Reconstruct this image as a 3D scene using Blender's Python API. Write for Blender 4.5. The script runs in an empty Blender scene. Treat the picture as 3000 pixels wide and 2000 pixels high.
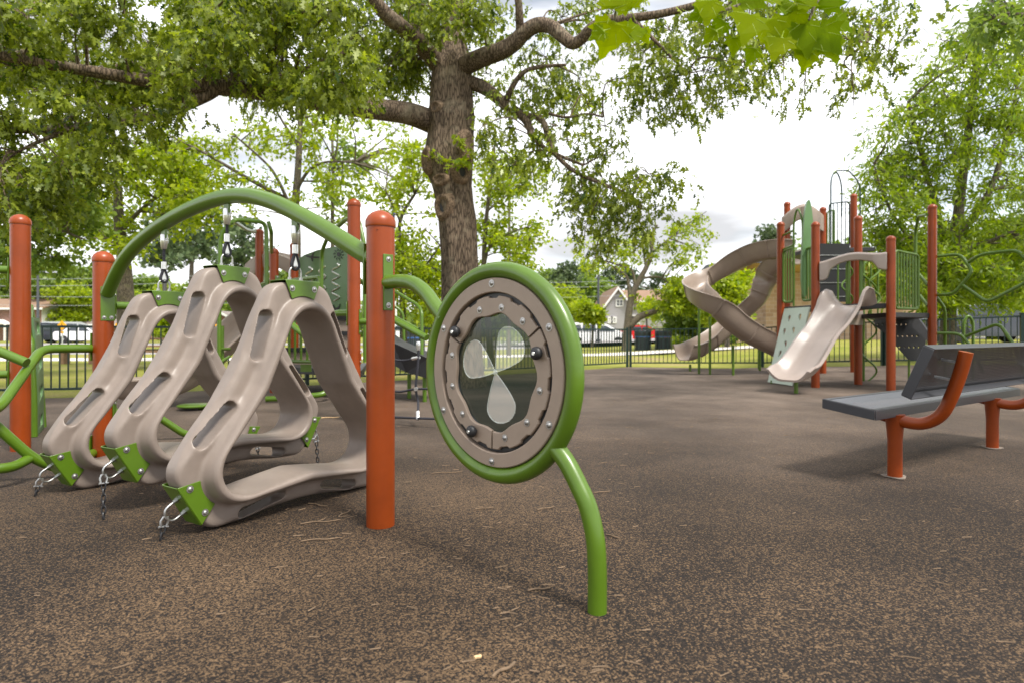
import bpy, bmesh, math, random
import numpy as np
from mathutils import Vector, Matrix
R = math.radians
V = Vector
S = bpy.context.scene
COL = S.collection
F, CY, CX, CH = 1800.0, 975.0, 1500.0, 0.87      # focal in photo pixels, horizon row, centre column, eye height

# ------------------------------------------------------------------ camera, world, sun, exposure
cam = bpy.data.cameras.new('camera'); camo = bpy.data.objects.new('camera', cam); COL.objects.link(camo)
camo.location = (0, 0, CH); camo.rotation_euler = (R(90), 0, 0)
cam.sensor_width = 36.0; cam.lens = F/3000*36
cam.shift_y = -(1000-CY)/3000
cam.clip_start = 0.05; cam.clip_end = 2000
cam.dof.use_dof = True; cam.dof.focus_distance = 3.0; cam.dof.aperture_fstop = 2.8
S.camera = camo

SUN_EL, SUN_AZ = 58, 135      # the bright part of the sky stands behind and right of the camera
w = bpy.data.worlds.new('World'); S.world = w; w.use_nodes = True
nt = w.node_tree; N = nt.nodes; L = nt.links
bg = N['Background']
sky = N.new('ShaderNodeTexSky'); sky.sky_type = 'NISHITA'; sky.sun_disc = False
sky.sun_elevation = R(SUN_EL); sky.sun_rotation = R(SUN_AZ); sky.air_density = 1.2; sky.dust_density = 2.0
tc = N.new('ShaderNodeTexCoord')
mp = N.new('ShaderNodeMapping'); mp.inputs['Scale'].default_value = (1.0, 1.0, 3.2)
L.new(tc.outputs['Generated'], mp.inputs['Vector'])
no = N.new('ShaderNodeTexNoise'); no.inputs['Scale'].default_value = 2.3; no.inputs['Detail'].default_value = 7; no.inputs['Roughness'].default_value = 0.52
L.new(mp.outputs['Vector'], no.inputs['Vector'])
rp = N.new('ShaderNodeValToRGB'); rp.color_ramp.elements[0].position = 0.36; rp.color_ramp.elements[1].position = 0.50
rp.color_ramp.elements[0].color = (0.35, 0.35, 0.35, 1); rp.color_ramp.elements[1].color = (1, 1, 1, 1)
L.new(no.outputs['Fac'], rp.inputs['Fac'])
no2 = N.new('ShaderNodeTexNoise'); no2.inputs['Scale'].default_value = 1.7; no2.inputs['Detail'].default_value = 5
mp2 = N.new('ShaderNodeMapping'); mp2.inputs['Scale'].default_value = (1.0, 1.0, 4.5); mp2.inputs['Location'].default_value = (3.1, 1.7, 0.4)
L.new(tc.outputs['Generated'], mp2.inputs['Vector']); L.new(mp2.outputs['Vector'], no2.inputs['Vector'])
rp2 = N.new('ShaderNodeValToRGB'); rp2.color_ramp.elements[0].position = 0.40; rp2.color_ramp.elements[1].position = 0.56
rp2.color_ramp.elements[0].color = (4.4, 4.45, 4.6, 1); rp2.color_ramp.elements[1].color = (10.8, 10.9, 11.2, 1)
L.new(no2.outputs['Fac'], rp2.inputs['Fac'])
mx = N.new('ShaderNodeMix'); mx.data_type = 'RGBA'
L.new(rp.outputs['Color'], mx.inputs[0]); L.new(sky.outputs['Color'], mx.inputs[6]); L.new(rp2.outputs['Color'], mx.inputs[7])
L.new(mx.outputs[2], bg.inputs['Color']); bg.inputs['Strength'].default_value = 0.095
sun = bpy.data.lights.new('sun', 'SUN'); sun.energy = 2.7; sun.angle = R(14); sun.color = (1, 0.96, 0.88)
suno = bpy.data.objects.new('sun', sun); COL.objects.link(suno)
_az = R(SUN_AZ)
sd = V((math.sin(_az)*math.cos(R(SUN_EL)), math.cos(_az)*math.cos(R(SUN_EL)), math.sin(R(SUN_EL))))
suno.rotation_euler = sd.to_track_quat('Z', 'Y').to_euler()
S.view_settings.view_transform = 'Standard'; S.view_settings.look = 'None'
S.view_settings.exposure = 0.95; S.view_settings.gamma = 1.0
S.cycles.use_denoising = True
S.cycles.max_bounces = 8; S.cycles.transparent_max_bounces = 12; S.cycles.sample_clamp_indirect = 4

# ------------------------------------------------------------------ helpers
def P(px, py, Y): return V(((px-CX)/F*Y, Y, CH-(py-CY)/F*Y))
def G(px, Y, z=0.0): return V(((px-CX)/F*Y, Y, z))
def sstep(a, b, x):
    t = min(1, max(0, (x-a)/(b-a))); return t*t*(3-2*t)
def gz(x, y):      # the ground rises a little to the right, beyond the far play structure
    return 0.062*max(0, min(x, 14)-5.6)*sstep(9.6, 13.5, y)

class MB:
    def __init__(s): s.v = []; s.f = []; s.m = []; s.cm = 0
    def mat(s, i): s.cm = i; return s
    def add(s, vs, fs):
        o = len(s.v); s.v += [tuple(v) for v in vs]
        s.f += [tuple(i+o for i in f) for f in fs]; s.m += [s.cm]*len(fs); return s
    def box(s, c, size, rot=None, rz=0):
        hx, hy, hz = size[0]/2, size[1]/2, size[2]/2
        M = rot if rot is not None else Matrix.Rotation(rz, 3, 'Z')
        vs = [V(c)+M @ V((x*hx, y*hy, z*hz)) for x, y, z in ((-1,-1,-1),(1,-1,-1),(1,1,-1),(-1,1,-1),(-1,-1,1),(1,-1,1),(1,1,1),(-1,1,1))]
        return s.add(vs, [(0,3,2,1),(4,5,6,7),(0,1,5,4),(1,2,6,5),(2,3,7,6),(3,0,4,7)])
    def hexa(s, b, t):     # four bottom points, four top points
        return s.add(list(b)+list(t), [(0,3,2,1),(4,5,6,7),(0,1,5,4),(1,2,6,5),(2,3,7,6),(3,0,4,7)])
    def prism(s, poly, d):     # polygon points (3D) extruded by vector d
        n = len(poly); d = V(d); vs = [V(p) for p in poly]+[V(p)+d for p in poly]
        fs = [tuple(range(n))[::-1], tuple(range(n, 2*n))]+[(i, (i+1) % n, n+(i+1) % n, n+i) for i in range(n)]
        return s.add(vs, fs)
    def rings(s, rs, closed=False, caps=True, wrap=True):
        n = len(rs[0]); vs = [p for r in rs for p in r]; fs = []
        K = len(rs)
        for i in range(K if closed else K-1):
            a, b = i*n, ((i+1) % K)*n
            for j in range(n if wrap else n-1):
                k = (j+1) % n; fs.append((a+j, a+k, b+k, b+j))
        if caps and not closed: fs.append(tuple(range(n))[::-1]); fs.append(tuple((K-1)*n+j for j in range(n)))
        return s.add(vs, fs)
    def tube(s, pts, r, seg=12, closed=False, caps=True):
        pts = [V(p) for p in pts]; K = len(pts); rr = r if isinstance(r, (list, tuple)) else [r]*K
        fr = frames(pts, closed); out = []
        for p, (t, u, w_), q in zip(pts, fr, rr):
            out.append([p+(u*math.cos(a)+w_*math.sin(a))*q for a in (2*math.pi*j/seg for j in range(seg))])
        return s.rings(out, closed, caps)
    def lathe(s, c, axis, prof, seg=20):   # prof: (distance along axis, radius)
        ax = V(axis).normalized(); u = ax.orthogonal().normalized(); w_ = ax.cross(u); c = V(c); out = []
        for h, q in prof:
            out.append([c+ax*h+(u*math.cos(a)+w_*math.sin(a))*max(q, 1e-4) for a in (2*math.pi*j/seg for j in range(seg))])
        return s.rings(out, False, True)
    def build(s, name, mats, parent=None, smooth=40, loc=None, rz=0, bevel=0):
        me = bpy.data.meshes.new(name); me.from_pydata(s.v, [], s.f); me.update()
        if len(s.f) < 60000 and not s.__dict__.get('raw'):
            bm_ = bmesh.new(); bm_.from_mesh(me); bmesh.ops.recalc_face_normals(bm_, faces=bm_.faces[:]); bm_.to_mesh(me); bm_.free()
        for m_ in (mats if isinstance(mats, (list, tuple)) else [mats]): me.materials.append(m_)
        if any(s.m): me.polygons.foreach_set('material_index', s.m)
        if smooth:
            me.polygons.foreach_set('use_smooth', [True]*len(me.polygons))
            try: me.set_sharp_from_angle(angle=R(smooth))
            except Exception: pass
        o = bpy.data.objects.new(name, me); COL.objects.link(o)
        if loc is not None: o.location = loc
        o.rotation_euler.z = rz
        if bevel:
            b = o.modifiers.new('b', 'BEVEL'); b.width = bevel; b.segments = 2; b.limit_method = 'ANGLE'; b.angle_limit = R(35)
        if parent is not None: put(o, parent)
        return o
def frames(pts, closed=False):
    K = len(pts); T = []
    for i in range(K):
        a = pts[(i-1) % K] if (closed or i > 0) else pts[i]; b = pts[(i+1) % K] if (closed or i < K-1) else pts[i]
        t = (b-a); T.append(t.normalized() if t.length > 1e-9 else V((0, 0, 1)))
    u = T[0].orthogonal().normalized(); out = []
    for t in T:
        u = u-t*u.dot(t)
        u = u.normalized() if u.length > 1e-6 else t.orthogonal().normalized()
        out.append((t, u, t.cross(u)))
    return out
def put(o, parent):           # keep world coordinates: parents here are never rotated/scaled after their parts are made
    o.parent = parent; o.matrix_parent_inverse = Matrix.Translation(-world_loc(parent))
def world_loc(o):
    return V(o['_w']) if '_w' in o else V((0, 0, 0))
def thing(name, label, cat, loc=(0, 0, 0), group=None, rz=0):
    o = bpy.data.objects.new(name, None); COL.objects.link(o); o.location = loc; o.rotation_euler.z = rz
    o.empty_display_size = 0.1
    o['label'] = label; o['category'] = cat
    if group: o['group'] = group
    if rz == 0: o['_w'] = tuple(loc)
    return o
def tag(o, label, cat, group=None):
    o['label'] = label; o['category'] = cat
    if group: o['group'] = group
    return o
def struct(o): o['kind'] = 'structure'; return o
def dup(root, loc, rz=None, sc=None, label=None):
    def cp(o, par):
        c = o.copy(); COL.objects.link(c)
        if par is not None:
            c.parent = par; c.matrix_parent_inverse = o.matrix_parent_inverse
        for ch in list(o.children): cp(ch, c)
        return c
    r = cp(root, None); r.location = loc
    if rz is not None: r.rotation_euler.z = rz
    if sc is not None: r.scale = (sc, sc, sc) if not isinstance(sc, tuple) else sc
    if label: r['label'] = label
    return r
def bend(pts, r, n=5):         # round the corners of a polyline
    pts = [V(p) for p in pts]; out = [pts[0]]
    for i in range(1, len(pts)-1):
        a, b, c = pts[i-1], pts[i], pts[i+1]; d1 = (a-b); d2 = (c-b)
        q = min(r, d1.length*0.48, d2.length*0.48); s0 = b+d1.normalized()*q; s1 = b+d2.normalized()*q
        for k in range(n+1):
            t = k/n; out.append(s0*(1-t)**2+b*2*t*(1-t)+s1*t*t)
    out.append(pts[-1]); return out
def spline(pts, n=6, closed=False):
    pts = [V(p) for p in pts]; K = len(pts); out = []
    for i in range(K if closed else K-1):
        if closed: p0, p1, p2, p3 = pts[(i-1) % K], pts[i], pts[(i+1) % K], pts[(i+2) % K]
        else: p0, p1, p2, p3 = pts[max(0, i-1)], pts[i], pts[i+1], pts[min(K-1, i+2)]
        for k in range(n):
            t = k/n; out.append(0.5*((2*p1)+(p2-p0)*t+(2*p0-5*p1+4*p2-p3)*t*t+(3*p1-p0-3*p2+p3)*t**3))
    if not closed: out.append(pts[-1])
    return out
def lerp1(tab, x):
    for (a, va), (b, vb) in zip(tab, tab[1:]):
        if x <= b: return va+(vb-va)*max(0, (x-a))/(b-a)
    return tab[-1][1]

# ------------------------------------------------------------------ materials
def mat(name, col, rough=0.5, metal=0.0, var=0.0, vscale=8, bump=0.0, bscale=60, coat=0.0, spec=0.5, col2=None, c2lo=0.45, c2hi=0.6, detail=4):
    m = bpy.data.materials.new(name); m.use_nodes = True; t = m.node_tree; b = t.nodes['Principled BSDF']
    b.inputs['Base Color'].default_value = (*col, 1); b.inputs['Roughness'].default_value = rough
    b.inputs['Metallic'].default_value = metal; b.inputs['Coat Weight'].default_value = coat; b.inputs['Specular IOR Level'].default_value = spec
    b.inputs['Coat Roughness'].default_value = 0.15
    tcn = t.nodes.new('ShaderNodeTexCoord')
    if var or col2:
        n = t.nodes.new('ShaderNodeTexNoise'); n.inputs['Scale'].default_value = vscale; n.inputs['Detail'].default_value = detail
        t.links.new(tcn.outputs['Object'], n.inputs['Vector'])
        r_ = t.nodes.new('ShaderNodeValToRGB'); e = r_.color_ramp.elements
        e[0].position = c2lo; e[1].position = c2hi
        if col2: e[0].color = (*col, 1); e[1].color = (*col2, 1)
        else:
            n.inputs['Roughness'].default_value = 0.65; e[0].position = 0.3; e[1].position = 0.7
            e[0].color = (*[c*(1-var) for c in col], 1); e[1].color = (*[min(1, c*(1+var)) for c in col], 1)
        t.links.new(n.outputs['Fac'], r_.inputs['Fac']); t.links.new(r_.outputs['Color'], b.inputs['Base Color'])
    if bump:
        n = t.nodes.new('ShaderNodeTexNoise'); n.inputs['Scale'].default_value = bscale; n.inputs['Detail'].default_value = 3
        t.links.new(tcn.outputs['Object'], n.inputs['Vector'])
        bu = t.nodes.new('ShaderNodeBump'); bu.inputs['Strength'].default_value = bump; bu.inputs['Distance'].default_value = 0.01
        t.links.new(n.outputs['Fac'], bu.inputs['Height']); t.links.new(bu.outputs['Normal'], b.inputs['Normal'])
    return m
def leafmat(name, lo, hi, trans=0.45, rough=0.45):
    m = bpy.data.materials.new(name); m.use_nodes = True; t = m.node_tree; b = t.nodes['Principled BSDF']; out = t.nodes['Material Output']
    at = t.nodes.new('ShaderNodeAttribute'); at.attribute_name = 'rnd'
    r_ = t.nodes.new('ShaderNodeValToRGB'); r_.color_ramp.elements[0].color = (*lo, 1); r_.color_ramp.elements[1].color = (*hi, 1)
    t.links.new(at.outputs['Fac'], r_.inputs['Fac']); t.links.new(r_.outputs['Color'], b.inputs['Base Color'])
    b.inputs['Roughness'].default_value = rough; b.inputs['Specular IOR Level'].default_value = 0.4
    tr = t.nodes.new('ShaderNodeBsdfTranslucent'); mxs = t.nodes.new('ShaderNodeMixShader'); mxs.inputs[0].default_value = trans
    hs = t.nodes.new('ShaderNodeHueSaturation'); hs.inputs['Value'].default_value = 1.5; hs.inputs['Saturation'].default_value = 1.1
    t.links.new(r_.outputs['Color'], hs.inputs['Color']); t.links.new(hs.outputs['Color'], tr.inputs['Color'])
    t.links.new(b.outputs[0], mxs.inputs[1]); t.links.new(tr.outputs[0], mxs.inputs[2]); t.links.new(mxs.outputs[0], out.inputs['Surface'])
    return m
M = {}
M['post'] = mat('rust red powder coat', (0.26, 0.042, 0.003), 0.36, var=0.18, vscale=3, bump=0.02, bscale=180, coat=0.08, spec=0.4)
M['green'] = mat('green powder coat', (0.078, 0.152, 0.006), 0.34, var=0.14, vscale=4, bump=0.02, bscale=160, coat=0.2)
M['taupe'] = mat('taupe moulded plastic', (0.235, 0.19, 0.16), 0.42, var=0.12, vscale=5, bump=0.06, bscale=260, spec=0.45)
M['slide'] = mat('brown moulded plastic', (0.30, 0.235, 0.19), 0.34, var=0.08, vscale=3, bump=0.03, bscale=90)
M['slidecream'] = mat('pale taupe slide plastic', (0.36, 0.295, 0.26), 0.3, var=0.06, vscale=3)
M['panel'] = mat('tan sheet plastic', (0.30, 0.23, 0.178), 0.5, var=0.05, vscale=20, bump=0.05, bscale=300)
M['gpanel'] = mat('green sheet plastic', (0.10, 0.20, 0.075), 0.4, var=0.08, vscale=3)
M['mint'] = mat('pale green sheet plastic', (0.54, 0.62, 0.53), 0.42, var=0.06, vscale=3)
M['wing'] = mat('mid green sheet plastic', (0.13, 0.25, 0.10), 0.42, var=0.06)
M['black'] = mat('black coated metal', (0.018, 0.018, 0.02), 0.45, bump=0.05)
M['charcoal'] = mat('charcoal coated deck', (0.035, 0.034, 0.038), 0.5, var=0.15, vscale=5)
M['steel'] = mat('galvanised steel', (0.80, 0.80, 0.79), 0.36, metal=1.0, var=0.1, vscale=30)
M['bolt'] = mat('stainless bolt head', (0.42, 0.41, 0.40), 0.4, metal=0.9, var=0.2, vscale=60)
M['hook'] = mat('dull zinc steel', (0.50, 0.50, 0.49), 0.38, metal=1.0, var=0.25, vscale=50)
M['rope'] = mat('black braided rope', (0.022, 0.022, 0.03), 0.7, bump=0.6, bscale=220)
M['mark'] = mat('black inlaid figure', (0.012, 0.014, 0.012), 0.5)
M['fence'] = mat('dark green fence paint', (0.012, 0.035, 0.028), 0.4, var=0.1)
M['bark'] = None
def fn_math(t, op, a, b=None):
    n = t.nodes.new('ShaderNodeMath'); n.operation = op
    for i, x in enumerate((a, b)):
        if x is None: continue
        if isinstance(x, (int, float)): n.inputs[i].default_value = x
        else: t.links.new(x, n.inputs[i])
    return n.outputs[0]
# bark
def barkmat(name, c1, c2, sc=1.0, moss=None):
    m = bpy.data.materials.new(name); m.use_nodes = True; t = m.node_tree; b = t.nodes['Principled BSDF']; b.inputs['Roughness'].default_value = 0.85
    b.inputs['Specular IOR Level'].default_value = 0.15
    tcn = t.nodes.new('ShaderNodeTexCoord'); mpn = t.nodes.new('ShaderNodeMapping'); mpn.inputs['Scale'].default_value = (1, 1, 0.16)
    t.links.new(tcn.outputs['Object'], mpn.inputs['Vector'])
    v = t.nodes.new('ShaderNodeTexVoronoi'); v.feature = 'DISTANCE_TO_EDGE'; v.inputs['Scale'].default_value = 34*sc
    n0 = t.nodes.new('ShaderNodeTexNoise'); n0.inputs['Scale'].default_value = 9*sc; n0.inputs['Detail'].default_value = 5
    t.links.new(mpn.outputs[0], n0.inputs['Vector'])
    ad = t.nodes.new('ShaderNodeMixRGB'); ad.inputs[0].default_value = 0.06
    t.links.new(mpn.outputs[0], ad.inputs[1]); t.links.new(n0.outputs['Color'], ad.inputs[2]); t.links.new(ad.outputs[0], v.inputs['Vector'])
    rmp = t.nodes.new('ShaderNodeValToRGB'); rmp.color_ramp.elements[0].position = 0.0; rmp.color_ramp.elements[1].position = 0.22
    rmp.color_ramp.elements[0].color = (*c1, 1); rmp.color_ramp.elements[1].color = (*c2, 1)
    t.links.new(v.outputs['Distance'], rmp.inputs['Fac'])
    n1 = t.nodes.new('ShaderNodeTexNoise'); n1.inputs['Scale'].default_value = 3.5*sc; n1.inputs['Detail'].default_value = 8; n1.inputs['Roughness'].default_value = 0.7
    t.links.new(tcn.outputs['Object'], n1.inputs['Vector'])
    r1 = t.nodes.new('ShaderNodeValToRGB'); r1.color_ramp.elements[0].position = 0.52; r1.color_ramp.elements[1].position = 0.66
    r1.color_ramp.elements[0].color = (0, 0, 0, 1); r1.color_ramp.elements[1].color = (1, 1, 1, 1)
    t.links.new(n1.outputs['Fac'], r1.inputs['Fac'])
    mm = t.nodes.new('ShaderNodeMixRGB'); mm.inputs[2].default_value = (*(moss or [min(1, c*1.9) for c in c2]), 1)
    t.links.new(fn_math(t, 'MULTIPLY', r1.outputs[0], 0.6), mm.inputs[0]); t.links.new(rmp.outputs[0], mm.inputs[1])
    t.links.new(mm.outputs[0], b.inputs['Base Color'])
    bu = t.nodes.new('ShaderNodeBump'); bu.inputs['Strength'].default_value = 0.9; bu.inputs['Distance'].default_value = 0.03
    t.links.new(rmp.outputs[0], bu.inputs['Height']); t.links.new(bu.outputs[0], b.inputs['Normal'])
    return m
M['bark'] = barkmat('oak bark', (0.045, 0.033, 0.024), (0.21, 0.155, 0.11), 1.0, (0.33, 0.28, 0.20))
M['bark2'] = barkmat('grey bark', (0.06, 0.05, 0.04), (0.20, 0.165, 0.13), 1.6, (0.2, 0.2, 0.1))

# ------------------------------------------------------------------ ground sheets
def rubber():
    m = bpy.data.materials.new('rubber play surface'); m.use_nodes = True; t = m.node_tree; b = t.nodes['Principled BSDF']
    b.inputs['Roughness'].default_value = 0.85; b.inputs['Specular IOR Level'].default_value = 0.25
    g = t.nodes.new('ShaderNodeNewGeometry')
    nz = t.nodes.new('ShaderNodeTexNoise'); nz.inputs['Scale'].default_value = 60; nz.inputs['Detail'].default_value = 2
    t.links.new(g.outputs['Position'], nz.inputs['Vector'])
    ad = t.nodes.new('ShaderNodeMixRGB'); ad.inputs[0].default_value = 0.012
    t.links.new(g.outputs['Position'], ad.inputs[1]); t.links.new(nz.outputs['Color'], ad.inputs[2])
    v = t.nodes.new('ShaderNodeTexVoronoi'); v.inputs['Scale'].default_value = 215; v.inputs['Randomness'].default_value = 1
    t.links.new(ad.outputs[0], v.inputs['Vector'])
    sp = t.nodes.new('ShaderNodeSeparateColor'); t.links.new(v.outputs['Color'], sp.inputs[0])
    # share of tan granules: worn, sandy areas have more
    n1 = t.nodes.new('ShaderNodeTexNoise'); n1.inputs['Scale'].default_value = 1.1; n1.inputs['Detail'].default_value = 5; n1.inputs['Roughness'].default_value = 0.6
    t.links.new(g.outputs['Position'], n1.inputs['Vector'])
    n2 = t.nodes.new('ShaderNodeTexNoise'); n2.inputs['Scale'].default_value = 14; n2.inputs['Detail'].default_value = 4
    t.links.new(g.outputs['Position'], n2.inputs['Vector'])
    # broad patches worn sandy round the climbing loops, under the wheel panel and out to the climber
    px = None
    for (x, y, r) in ((-0.75, 2.1, 1.3), (-0.2, 1.45, 0.8), (-2.6, 2.6, 1.3), (-0.3, 3.3, 1.3)):
        d = t.nodes.new('ShaderNodeVectorMath'); d.operation = 'DISTANCE'; d.inputs[1].default_value = (x, y, 0); t.links.new(g.outputs['Position'], d.inputs[0])
        q = t.nodes.new('ShaderNodeMapRange'); q.inputs[1].default_value = 0.1; q.inputs[2].default_value = r; q.inputs[3].default_value = 0.24; q.inputs[4].default_value = 0
        q.interpolation_type = 'SMOOTHSTEP'; t.links.new(d.outputs['Value'], q.inputs[0])
        px = q.outputs[0] if px is None else fn_math(t, 'MAXIMUM', px, q.outputs[0])
    thr = fn_math(t, 'ADD', fn_math(t, 'MULTIPLY', n1.outputs['Fac'], 0.7), px)
    thr = fn_math(t, 'ADD', thr, fn_math(t, 'MULTIPLY', n2.outputs['Fac'], 0.22))
    thr = fn_math(t, 'SUBTRACT', thr, 0.12)
    lt = fn_math(t, 'LESS_THAN', sp.outputs[0], thr)
    cr = t.nodes.new('ShaderNodeValToRGB'); e = cr.color_ramp.elements
    e[0].color = (0.044, 0.028, 0.017, 1); e[1].color = (0.195, 0.124, 0.068, 1); t.links.new(sp.outputs[1], cr.inputs['Fac'])
    cd = t.nodes.new('ShaderNodeValToRGB'); e = cd.color_ramp.elements
    e[0].color = (0.006, 0.005, 0.005, 1); e[1].color = (0.034, 0.024, 0.018, 1); t.links.new(sp.outputs[2], cd.inputs['Fac'])
    mm = t.nodes.new('ShaderNodeMixRGB'); t.links.new(lt, mm.inputs[0]); t.links.new(cd.outputs[0], mm.inputs[1]); t.links.new(cr.outputs[0], mm.inputs[2])
    # farther off the colour blends to a paler brown and the pattern closes up
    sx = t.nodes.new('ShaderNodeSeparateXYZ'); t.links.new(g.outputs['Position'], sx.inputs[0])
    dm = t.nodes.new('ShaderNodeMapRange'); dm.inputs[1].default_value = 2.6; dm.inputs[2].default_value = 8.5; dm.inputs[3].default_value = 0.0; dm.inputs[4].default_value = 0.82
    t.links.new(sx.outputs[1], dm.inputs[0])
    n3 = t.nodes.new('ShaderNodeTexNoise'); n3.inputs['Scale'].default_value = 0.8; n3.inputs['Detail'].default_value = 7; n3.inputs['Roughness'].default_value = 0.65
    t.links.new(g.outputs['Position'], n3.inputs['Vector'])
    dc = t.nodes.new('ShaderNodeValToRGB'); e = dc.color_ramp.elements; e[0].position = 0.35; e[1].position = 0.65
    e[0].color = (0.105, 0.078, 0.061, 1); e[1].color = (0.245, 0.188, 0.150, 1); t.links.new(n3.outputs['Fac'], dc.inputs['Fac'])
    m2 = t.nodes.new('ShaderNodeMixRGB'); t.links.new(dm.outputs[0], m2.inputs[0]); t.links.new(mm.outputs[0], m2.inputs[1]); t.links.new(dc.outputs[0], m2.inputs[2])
    # broad darker and lighter patches at random
    n4 = t.nodes.new('ShaderNodeTexNoise'); n4.inputs['Scale'].default_value = 0.55; n4.inputs['Detail'].default_value = 4
    t.links.new(g.outputs['Position'], n4.inputs['Vector'])
    r4 = t.nodes.new('ShaderNodeMapRange'); r4.inputs[1].default_value = 0.4; r4.inputs[2].default_value = 0.62; r4.inputs[3].default_value = 0.72; r4.inputs[4].default_value = 1.1
    t.links.new(n4.outputs['Fac'], r4.inputs[0])
    vm = t.nodes.new('ShaderNodeVectorMath'); vm.operation = 'SCALE'; t.links.new(m2.outputs[0], vm.inputs[0]); t.links.new(r4.outputs[0], vm.inputs['Scale'])
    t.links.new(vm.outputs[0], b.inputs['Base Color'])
    bu = t.nodes.new('ShaderNodeBump'); bu.inputs['Strength'].default_value = 0.9; bu.inputs['Distance'].default_value = 0.006
    t.links.new(sp.outputs[0], bu.inputs['Height']); t.links.new(bu.outputs[0], b.inputs['Normal'])
    return m
def grassmat():
    m = bpy.data.materials.new('patchy lawn'); m.use_nodes = True; t = m.node_tree; b = t.nodes['Principled BSDF']; b.inputs['Roughness'].default_value = 0.9
    b.inputs['Specular IOR Level'].default_value = 0.1
    g = t.nodes.new('ShaderNodeNewGeometry')
    n1 = t.nodes.new('ShaderNodeTexNoise'); n1.inputs['Scale'].default_value = 0.35; n1.inputs['Detail'].default_value = 9; n1.inputs['Roughness'].default_value = 0.7
    t.links.new(g.outputs['Position'], n1.inputs['Vector'])
    r1 = t.nodes.new('ShaderNodeValToRGB'); e = r1.color_ramp.elements
    e[0].position = 0.36; e[0].color = (0.30, 0.235, 0.11, 1); e[1].position = 0.60; e[1].color = (0.19, 0.21, 0.028, 1)
    x = r1.color_ramp.elements.new(0.46); x.color = (0.26, 0.255, 0.055, 1)
    t.links.new(n1.outputs['Fac'], r1.inputs['Fac'])
    n2 = t.nodes.new('ShaderNodeTexNoise'); n2.inputs['Scale'].default_value = 40; n2.inputs['Detail'].default_value = 3
    t.links.new(g.outputs['Position'], n2.inputs['Vector'])
    mr = t.nodes.new('ShaderNodeMapRange'); mr.inputs[1].default_value = 0.3; mr.inputs[2].default_value = 0.7; mr.inputs[3].default_value = 0.6; mr.inputs[4].default_value = 1.3
    t.links.new(n2.outputs['Fac'], mr.inputs[0])
    vm = t.nodes.new('ShaderNodeVectorMath'); vm.operation = 'SCALE'; t.links.new(r1.outputs[0], vm.inputs[0]); t.links.new(mr.outputs[0], vm.inputs['Scale'])
    t.links.new(vm.outputs[0], b.inputs['Base Color'])
    return m
M['rubber'] = rubber(); M['grass'] = grassmat()
M['conc'] = mat('pale concrete', (0.62, 0.57, 0.52), 0.9, var=0.12, vscale=0.8, bump=0.1, detail=8)
M['asphalt'] = mat('worn pale asphalt', (0.30, 0.28, 0.27), 0.9, var=0.12, vscale=0.6, bump=0.1, detail=8)
M['mulch'] = mat('bare earth strip', (0.20, 0.14, 0.09), 0.95, var=0.3, vscale=6, bump=0.3)

FEN = [(-9.6, 7.7), (-5.75, 8.62), (-1.2, 12.2), (3.0, 16.0), (6.2, 15.2), (8.2, 13.6), (12.5, 11.4)]   # fence line
def sheet(name, poly, dz, m):
    b = MB(); xs = poly
    b.add([(x, y, dz+gz(x, y)) for x, y in xs], [tuple(range(len(xs)))])
    return struct(b.build(name, m, smooth=0))
def grid(name, inside, x0, x1, y0, y1, st, dz, m):
    b = MB(); nx = int((x1-x0)/st); ny = int((y1-y0)/st); idx = {}
    vs = []; fs = []
    for j in range(ny+1):
        for i in range(nx+1):
            x = x0+i*st; y = y0+j*st; vs.append((x, y, dz+gz(x, y)))
    for j in range(ny):
        for i in range(nx):
            if inside(x0+(i+.5)*st, y0+(j+.5)*st):
                a = j*(nx+1)+i; fs.append((a, a+1, a+nx+2, a+nx+1))
    b.add(vs, fs); return struct(b.build(name, m, smooth=60))
gb = MB()
XS = [-400, -120, -60, -20]+[i*1.0 for i in range(-10, 23)]+[40, 80, 150, 400]; YS = [-30, -6, 2]+[4+i*1.0 for i in range(0, 27)]+[40, 70, 120, 220, 600]
gb.add([(x, y, -0.02+gz(x, y)) for y in YS for x in XS], [(j*len(XS)+i, j*len(XS)+i+1, (j+1)*len(XS)+i+1, (j+1)*len(XS)+i) for j in range(len(YS)-1) for i in range(len(XS)-1)])
gb.raw = 1
struct(gb.build('ground', M['grass'], smooth=60))
def fence_y(x):
    for (xa, ya), (xb, yb) in zip(FEN, FEN[1:]):
        if xa <= x <= xb: return ya+(yb-ya)*(x-xa)/(xb-xa)
    return FEN[0][1] if x < FEN[0][0] else FEN[-1][1]
# rubber: columns of strips up to just inside the fence
b = MB(); xs = [-10+0.5*i for i in range(0, 46)]
ys = [i/14 for i in range(15)]
vs = []; fs = []
for x in xs:
    ye = fence_y(x)-0.22+0.05*math.sin(x*2.3)
    for q in ys:
        y = -2.0+(ye+2.0)*q; vs.append((x, y, gz(x, y)))
n = len(ys)
for i in range(len(xs)-1):
    for j in range(n-1): fs.append((i*n+j, (i+1)*n+j, (i+1)*n+j+1, i*n+j+1))
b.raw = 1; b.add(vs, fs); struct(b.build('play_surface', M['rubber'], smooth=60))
def strip(name, pts, wd, m, dz=0.004):
    b = MB(); L_ = []; 
    for i, p in enumerate(pts):
        a = pts[max(0, i-1)]; c = pts[min(len(pts)-1, i+1)]; d = V((c[0]-a[0], c[1]-a[1], 0)).normalized(); nn = V((-d.y, d.x, 0))*wd/2
        L_.append((V((p[0], p[1], 0))-nn, V((p[0], p[1], 0))+nn))
    vs = []
    for a, c in L_:
        for q in (a, c): vs.append((q.x, q.y, -0.02+dz+gz(q.x, q.y)))
    b.raw = 1; b.add(vs, [(2*i, 2*i+2, 2*i+3, 2*i+1) for i in range(len(pts)-1)]); return struct(b.build(name, m, smooth=0))
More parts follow.
